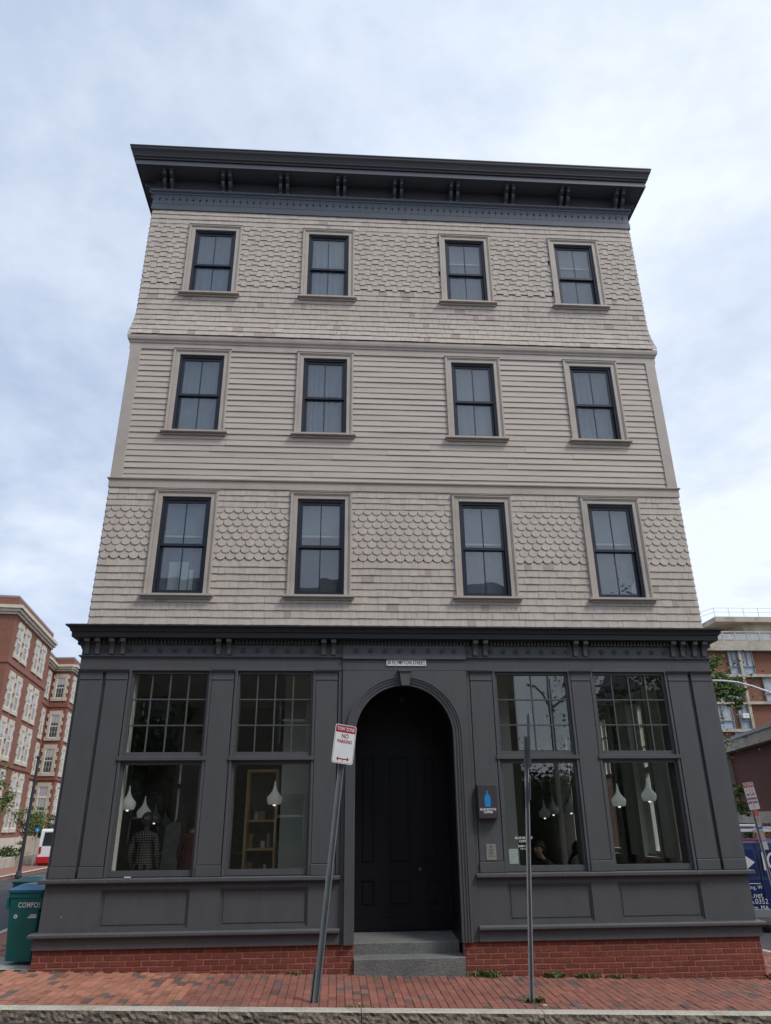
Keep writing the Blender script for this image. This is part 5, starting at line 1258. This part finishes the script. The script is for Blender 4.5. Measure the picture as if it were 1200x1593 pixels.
for i in range(10):
    x = 39.9+i*1.45; MB().box(x-.08, x+.08, Y0+.2, Y0+.36, 20.7, 21.75).obj('balustrade_post', CNC, MBk); MB().box(x+.081, x+1.369, Y0+.24, Y0+.30, 20.9, 21.6).obj('balustrade_panel', CURT, MBk)
MB().box(39.8, 56, Y0+.18, Y0+.38, 21.75, 21.9).obj('balustrade_rail', CNC, MBk)
for z in (24.6, 25.1): b = MB(); b.tube((44.6, Y0+1.8, z), (60, Y0+1.8, z), .02, n=5); b.tube((44.6, Y0+1.8, z), (41.5, Y0+12, z), .02, n=5); b.obj('rail', CHR, MBk)
for i in range(9): b = MB(); b.tube((44.6+i*1.8, Y0+1.8, 24), (44.6+i*1.8, Y0+1.8, 25.1), .022, n=5); b.obj('rail_post', CHR, MBk)
# low building
LB = thing('low_concrete_building', 'low dark brick building with thick concrete roof edge at the right', 'building', (18, 21, -1))
pA, pB = Vector((19.9, 31, 0)), Vector((16.1, 11, 0)); u = (pB-pA).normalized(); nL = Vector((u.y, -u.x, 0)); nL = nL if nL.x < 0 else -nL
M = Matrix(((u.x, -nL.x, 0, pA.x), (u.y, -nL.y, 0, pA.y), (0, 0, 1, 0), (0, 0, 0, 1))); lnL = (pB-pA).length
MB(M).box(0, lnL, .3, 14, 2.1, 4.7).obj('brick_wall', DBK, LB)
MB(M).box(-.5, lnL, -.1, 14, 4.71, 5.15).obj('roof_slab', CNC, LB); MB(M).box(-.6, lnL, -.16, 14, 5.151, 5.28).obj('roof_edge', LEADF, LB)
MB(M).box(-.1, lnL, .1, 14, 1.65, 2.099).obj('floor_beam', CNC, LB)
for x in (.2, 6.9, 13.6): MB(M).box(x, x+.4, .05, .5, -1.5, 4.709).obj('column', CNC, LB)
MB(M).box(14.3, 19, .22, .31, 2.3, 4.6).obj('dark_window', FGL, LB); MB(M).box(-.1, lnL, 6, 14, -1.5, 1.65).obj('undercroft_void', BLK, LB)  # black block stands in for the shade inside the open undercroft
# street lamp
t = thing('street_lamp', 'pale curved street lamp arm reaching in from the right edge', 'street lamp', (16.1, 13.9, -.9))
P_ = [Vector((16.0, 14.1, -1)), Vector((16.0, 14.1, 6.0))]; b = MB(); b.tube(P_[0], P_[1], .09, .07, 12); b.obj('post', CHR, t)
arm = [Vector((16.0, 14.1, 5.75)), Vector((15.55, 14.13, 6.02)), Vector((15.1, 14.3, 6.25)), Vector((14.65, 14.5, 6.43)), Vector((14.2, 14.7, 6.52)), Vector((13.75, 14.9, 6.56))]
b = MB(); [b.tube(p, q, .035, .035, 8) for p, q in zip(arm, arm[1:])]; b.obj('arm', SIGNW, t)
b = MB(); b.prism([(13.2, 14.95), (13.85, 14.75), (13.85, 14.95), (13.25, 15.2)], 6.50, 6.60, 'z'); b.obj('lamp_head', SIGNW, t)
tree(13.1, 17.8, -.9, 9.6, 2.75, 4.2, 'leafy street tree reaching out from behind the right edge of the shopfront', 12000, .115, 31, clumps=46, trunk_r=.16, extra=[HT(27.7, .182, 34, .55, 1500), HT(27.8, .16, 34, .55, 1800), HT(28.1, .153, 34, .6, 2100), HT(28.6, .150, 34, .5, 1800), HT(28.9, .143, 34, .45, 1260), HT(29.1, .133, 34, .35, 780), HT(28.3, .142, 34, .4, 780)])
tree(14.35, 18.9, -.9, 4.1, .75, 2.4, 'small bright green tree above the roof rack of the blue van', 1500, .14, 33, clumps=14, extra=[HT(27.95, .035, 33, .5, 300), HT(28.1, .012, 33, .5, 300)])
t = thing('shrub_row', 'green shrubs seen between the roof rack and the van roof', 'shrubs', (15.5, 20, -1))
for i in range(4): b = MB(); leaves(b, (14.6+i*.9, 20-i*.6, .9), .6, .6, .75, 380, .15, random.Random(50+i), 7); b.obj('shrub', LEAF, t)

# blue van, seen from behind
t = thing('blue_van', 'navy blue van with white lettering, arrow and roof rack at the right', 'van', (11.6, 8.6, -.82))
M = Matrix.Translation((11.55, 8.55+2.4, -.84)) @ Matrix.Rotation(R(-14), 4, 'Z')
b = MB(M); b.prism([(-2.42, .42), (2.3, .42), (2.5, .6), (2.45, 1.05), (1.75, 1.3), (1.15, 2.02), (.9, 2.1), (-2.2, 2.14), (-2.34, 2.05), (-2.44, 1.2)], -1.0, 1.0, 'x'); b.obj('body', VANB, t)
b = MB(M); b.prism([(-1.02, .36), (1.02, .36), (1.02, .50), (.9, .53), (-.9, .53), (-1.02, .50)], -2.60, -2.40); b.obj('bumper', CHR, t)
for s_ in (-1, 1):
    b = MB(M); b.prism([(s_*.5-.43, 1.28), (s_*.5+.43, 1.28), (s_*.5+.40, 1.9), (s_*.5-.40, 1.9)], -2.452, -2.44); b.obj('rear_door_panel', VANB, t)
    b = MB(M); b.box(s_*.93-.05, s_*.93+.05, -2.47, -2.40, .8, 1.25); b.obj('tail_light', LGT, t)
    for yy in (-1.55, 1.6):
        b = MB(M); b.tube((s_*.8, yy, .36), (s_*1.0, yy, .36), .36, n=20); wl = b.obj('wheel', RUB, t); b = MB(M); b.tube((s_*.82, yy, .36), (s_*1.01, yy, .36), .19, n=14); b.obj('rim', CHR, wl)
b = MB(M); b.box(-.008, .008, -2.456, -2.43, .66, 2.04); b.obj('door_seam', BLK, t)
b = MB(M); b.box(-.3, .3, -2.40, -2.36, 2.10, 2.14); b.obj('brake_light', LGT, t)
b = MB(M)
for z, y in ((2.32, -2.1), (2.32, -.6), (2.32, .7)): b.box(-.98, .98, y, y+.06, z, z+.05)
for s_ in (-1, 1): b.box(s_*.96-.03, s_*.96+.03, -2.3, 1.0, 2.37, 2.43); [b.box(s_*.96-.03, s_*.96+.03, y, y+.06, 2.08, 2.37) for y in (-2.1, .7)]
b.tube((-.4, -2.35, 2.46), (-.4, 1.0, 2.46), .04, n=8); b.tube((.2, -2.35, 2.46), (.2, 1.0, 2.46), .04, n=8); b.obj('roof_rack', VANW, t)
def vt(s_, size, x, z, sx=.95): me = text_mesh('lettering', s_, size, SIGNW, ext=.002, bold=0, font_scale_x=sx, align='LEFT'); link('lettering', me, t, M @ Matrix.Translation((x, -2.465, z)) @ UPR)
vt('ng, Sliding, W', .12, -.66, 1.02); vt('AD.net', .18, -.56, .84+.0); vt('396.0352', .165, -.54, .70+.0); vt('burn, MA', .14, -.48, .56)
vt('IO', .62, .06, 1.60, .75)
b = MB(M); b.prism([(-.72, 1.50), (-.40, 1.50), (-.40, 1.38), (-.10, 1.60), (-.40, 1.82), (-.40, 1.70), (-.72, 1.70)], -2.468, -2.453); b.obj('white_arrow', SIGNW, t)
b = MB(M); b.box(-.98, -.05, -2.462, -2.452, 1.10, 1.115); b.obj('white_stripe', SIGNW, t)

# parking sign at the right
t = thing('parking_sign', 'leaning post with pale red parking signs and stickers at the right edge', 'sign', (8.5, 3.4, -.4))
b = MB(); uchannel(b, (8.42, 3.4, -.6), (8.16, 3.35, 2.4), .06, .025); b.obj('post', GALVD, t)
mw = Matrix.Translation((8.185, 3.28, 2.20)) @ Matrix.Rotation(R(-6), 4, 'Y') @ Matrix.Rotation(R(-24), 4, 'Z')
lk(MB().prism(rrect(-.095, .095, -.25, .25, .015), -.003, 0), 'sign_plate', SIGNW, t); lk(MB().box(-.09, .09, -.004, -.0031, .155, .243), 'red_header', SIGNP, t)
lk(MB().box(-.004, .004, -.004, -.0031, -.22, .14), 'divider', SIGNP, t)
me = text_mesh('lettering', 'TOW', .075, SIGNW, bold=.001); link('lettering', me, t, mw @ Matrix.Translation((0, -.006, .2)) @ UPR)
for xo in (-.048, .048):
    for s2, zo in (('2', .105), ('HR', .03), ('8AM', -.05), ('6PM', -.12)):
        me = text_mesh('lettering', s2, .05, SIGNR, bold=.0006, font_scale_x=.8); link('lettering', me, t, mw @ Matrix.Translation((xo, -.006, zo)) @ UPR)
b = MB(); 
for k_, (mt_, h_) in enumerate(((SIGNP, .11), (STK, .17), (SBLUE, .05), (STK, .20), (SIGNW, .14))):
    z_ = -.26-sum(v for v in (.12, .18, .06, .21, .15)[:k_]); lk(MB().box(-.04, .04, -.002, -.0005, z_-h_, z_), 'sticker', mt_, t)

# ================================================================== across the street, behind the camera (seen reflected in the panes)
t = thing('tan_brick_building', 'tan brick building across the street, seen only as a reflection in the panes', 'building', (1.5, -22, -.3))
hs = [(a, a+1.1, z, z+1.7) for a in (-7.4, -4.8, -2.2, .6, 3.4) for z in (1.2, 4.6, 8.0)]
b = MB(); wall_holes(b, -9, 7.0, -.5, 10.6, -17.4, -17.0, hs); b.box(-9, 7.0, -28, -17.4, -.5, 10.6); b.obj('wall', TBK, t); MB().box(-9.2, 7.2, -28.2, -16.8, 10.6, 10.9).obj('cornice', DARKC, t)
b = MB(); b.box(4.3, 5.3, -19.5, -18.3, 10.9, 13.0); b.box(4.2, 5.4, -19.6, -18.2, 12.6, 12.8); b.obj('chimney', DBK, t)
for a, c, z0, z1 in hs:
    b = MB(); b.box(a, c, -17.25, -17.2, (z0+z1)/2-.04, (z0+z1)/2+.04); b.box(a, a+.07, -17.25, -17.2, z0, z1); b.box(c-.07, c, -17.25, -17.2, z0, z1); b.box(a, c, -17.25, -17.2, z1-.07, z1); wn = b.obj('window', WHITE, t); MB().box(a, c, -17.3, -17.28, z0, z1).obj('pane', FGL, wn)
t = thing('red_brick_row', 'red brick building further along the street, seen only in the left reflections', 'building', (-16, -24, -.3))
hs = [(a, a+1.2, z, z+2) for a in (-26, -23, -20, -17, -14, -11.5) for z in (1.2, 4.8, 8.4)]
b = MB(); wall_holes(b, -28, -9.4, -.5, 12.5, -19.4, -19.0, hs); b.box(-28, -9.4, -30, -19.4, -.5, 12.5); b.obj('wall', RBK, t); MB().box(-28.3, -9.2, -30, -18.6, 12.5, 13).obj('cornice', STN, t)
for a, c, z0, z1 in hs: b = MB(); b.box(a-.2, c+.2, -19, -18.93, z0-.25, z0); b.box(a-.2, c+.2, -19, -18.93, z1, z1+.3); wn = b.obj('window', STN, t); MB().box(a, c, -19.3, -19.28, z0, z1).obj('pane', FGL, wn)
t = thing('backdrop_house', 'pale grey house added across the road to lower contrast behind the reflected trees', 'building', (24, -30, -.6))  # added so gaps in the reflected trees show a wall instead of sky
b = MB(); hs = [(a, a+1.2, z, z+1.8) for a in (18, 21, 24, 27, 30) for z in (1.5, 4.8)]; wall_holes(b, 16.8, 42, -.7, 8.2, -27.4, -27, hs); b.box(16.8, 42, -36, -27.4, -.7, 8.2); b.obj('wall', mat('grey_siding', (.30, .31, .28), .9, var=.1), t)
b = MB(); b.prism([(-26.6, 8.2), (-36.4, 8.2), (-31.5, 10.6)], 16.5, 42.3, 'x'); b.obj('roof', LEADF, t)
for a, c, z0, z1 in hs: b = MB(); b.box(a-.12, a, -27.05, -26.95, z0-.1, z1+.1); b.box(c, c+.12, -27.05, -26.95, z0-.1, z1+.1); b.box(a, c, -27.05, -26.95, (z0+z1)/2-.04, (z0+z1)/2+.04); wn = b.obj('window', WHITE, t); MB().box(a, c, -27.3, -27.25, z0, z1).obj('pane', FGL, wn)
tree(16.6, -21, -.6, 10.5, 4.2, 8.0, 'large street tree across the road, seen only in the right reflections', 24000, .2, 41, LEAF, clumps=90, trunk_r=.25)
tree(9.2, -22.5, -.6, 5.0, 2.2, 3.6, 'low bushy tree across the road, seen only in the lettered window', 11000, .17, 43, LEAFD, clumps=50, trunk_r=.15)
tree(12.6, -22, -.6, 4.8, 2.4, 3.8, 'low bushy tree beside the large one, seen only in reflections', 11000, .17, 44, LEAFD, clumps=50, trunk_r=.15)
tag(MB().box(7.3, 34, -25, -24.6, -.7, 2.9).obj('sky_block_wall', DBK), 'dark wall added across the road to block bright sky in the low reflections', 'wall')  # added to keep bright horizon sky out of the shop panes
tree(-6.5, -15.2, -.3, 6.2, 1.5, 3.6, 'small street tree across the road, seen only in the left reflections', 1300, .22, 42, LEAFD, clumps=20, trunk_r=.12)
t = thing('twin_arm_lamp', 'tall twin-arm street lamp across the road, seen only as a reflection', 'street lamp', (7.9, -15.4, -.4))
b = MB(); b.tube((7.9, -15.4, -.4), (7.9, -15.4, 6.7), .1, .07, 12); b.obj('post', GALVD, t)
for a in (1, -.35):
    pts = [Vector((7.9, -15.4, 5.6)), Vector((7.9+a*.7, -15.4, 6.15)), Vector((7.9+a*1.5, -15.4, 6.45)), Vector((7.9+a*2.4, -15.4, 6.5))]; b = MB(); [b.tube(p, q, .045, .045, 8) for p, q in zip(pts, pts[1:])]; b.obj('arm', GALVD, t)
print('objects', len(bpy.data.objects), 'tris', sum(len(o.data.polygons) for o in bpy.data.objects if o.type == 'MESH'))
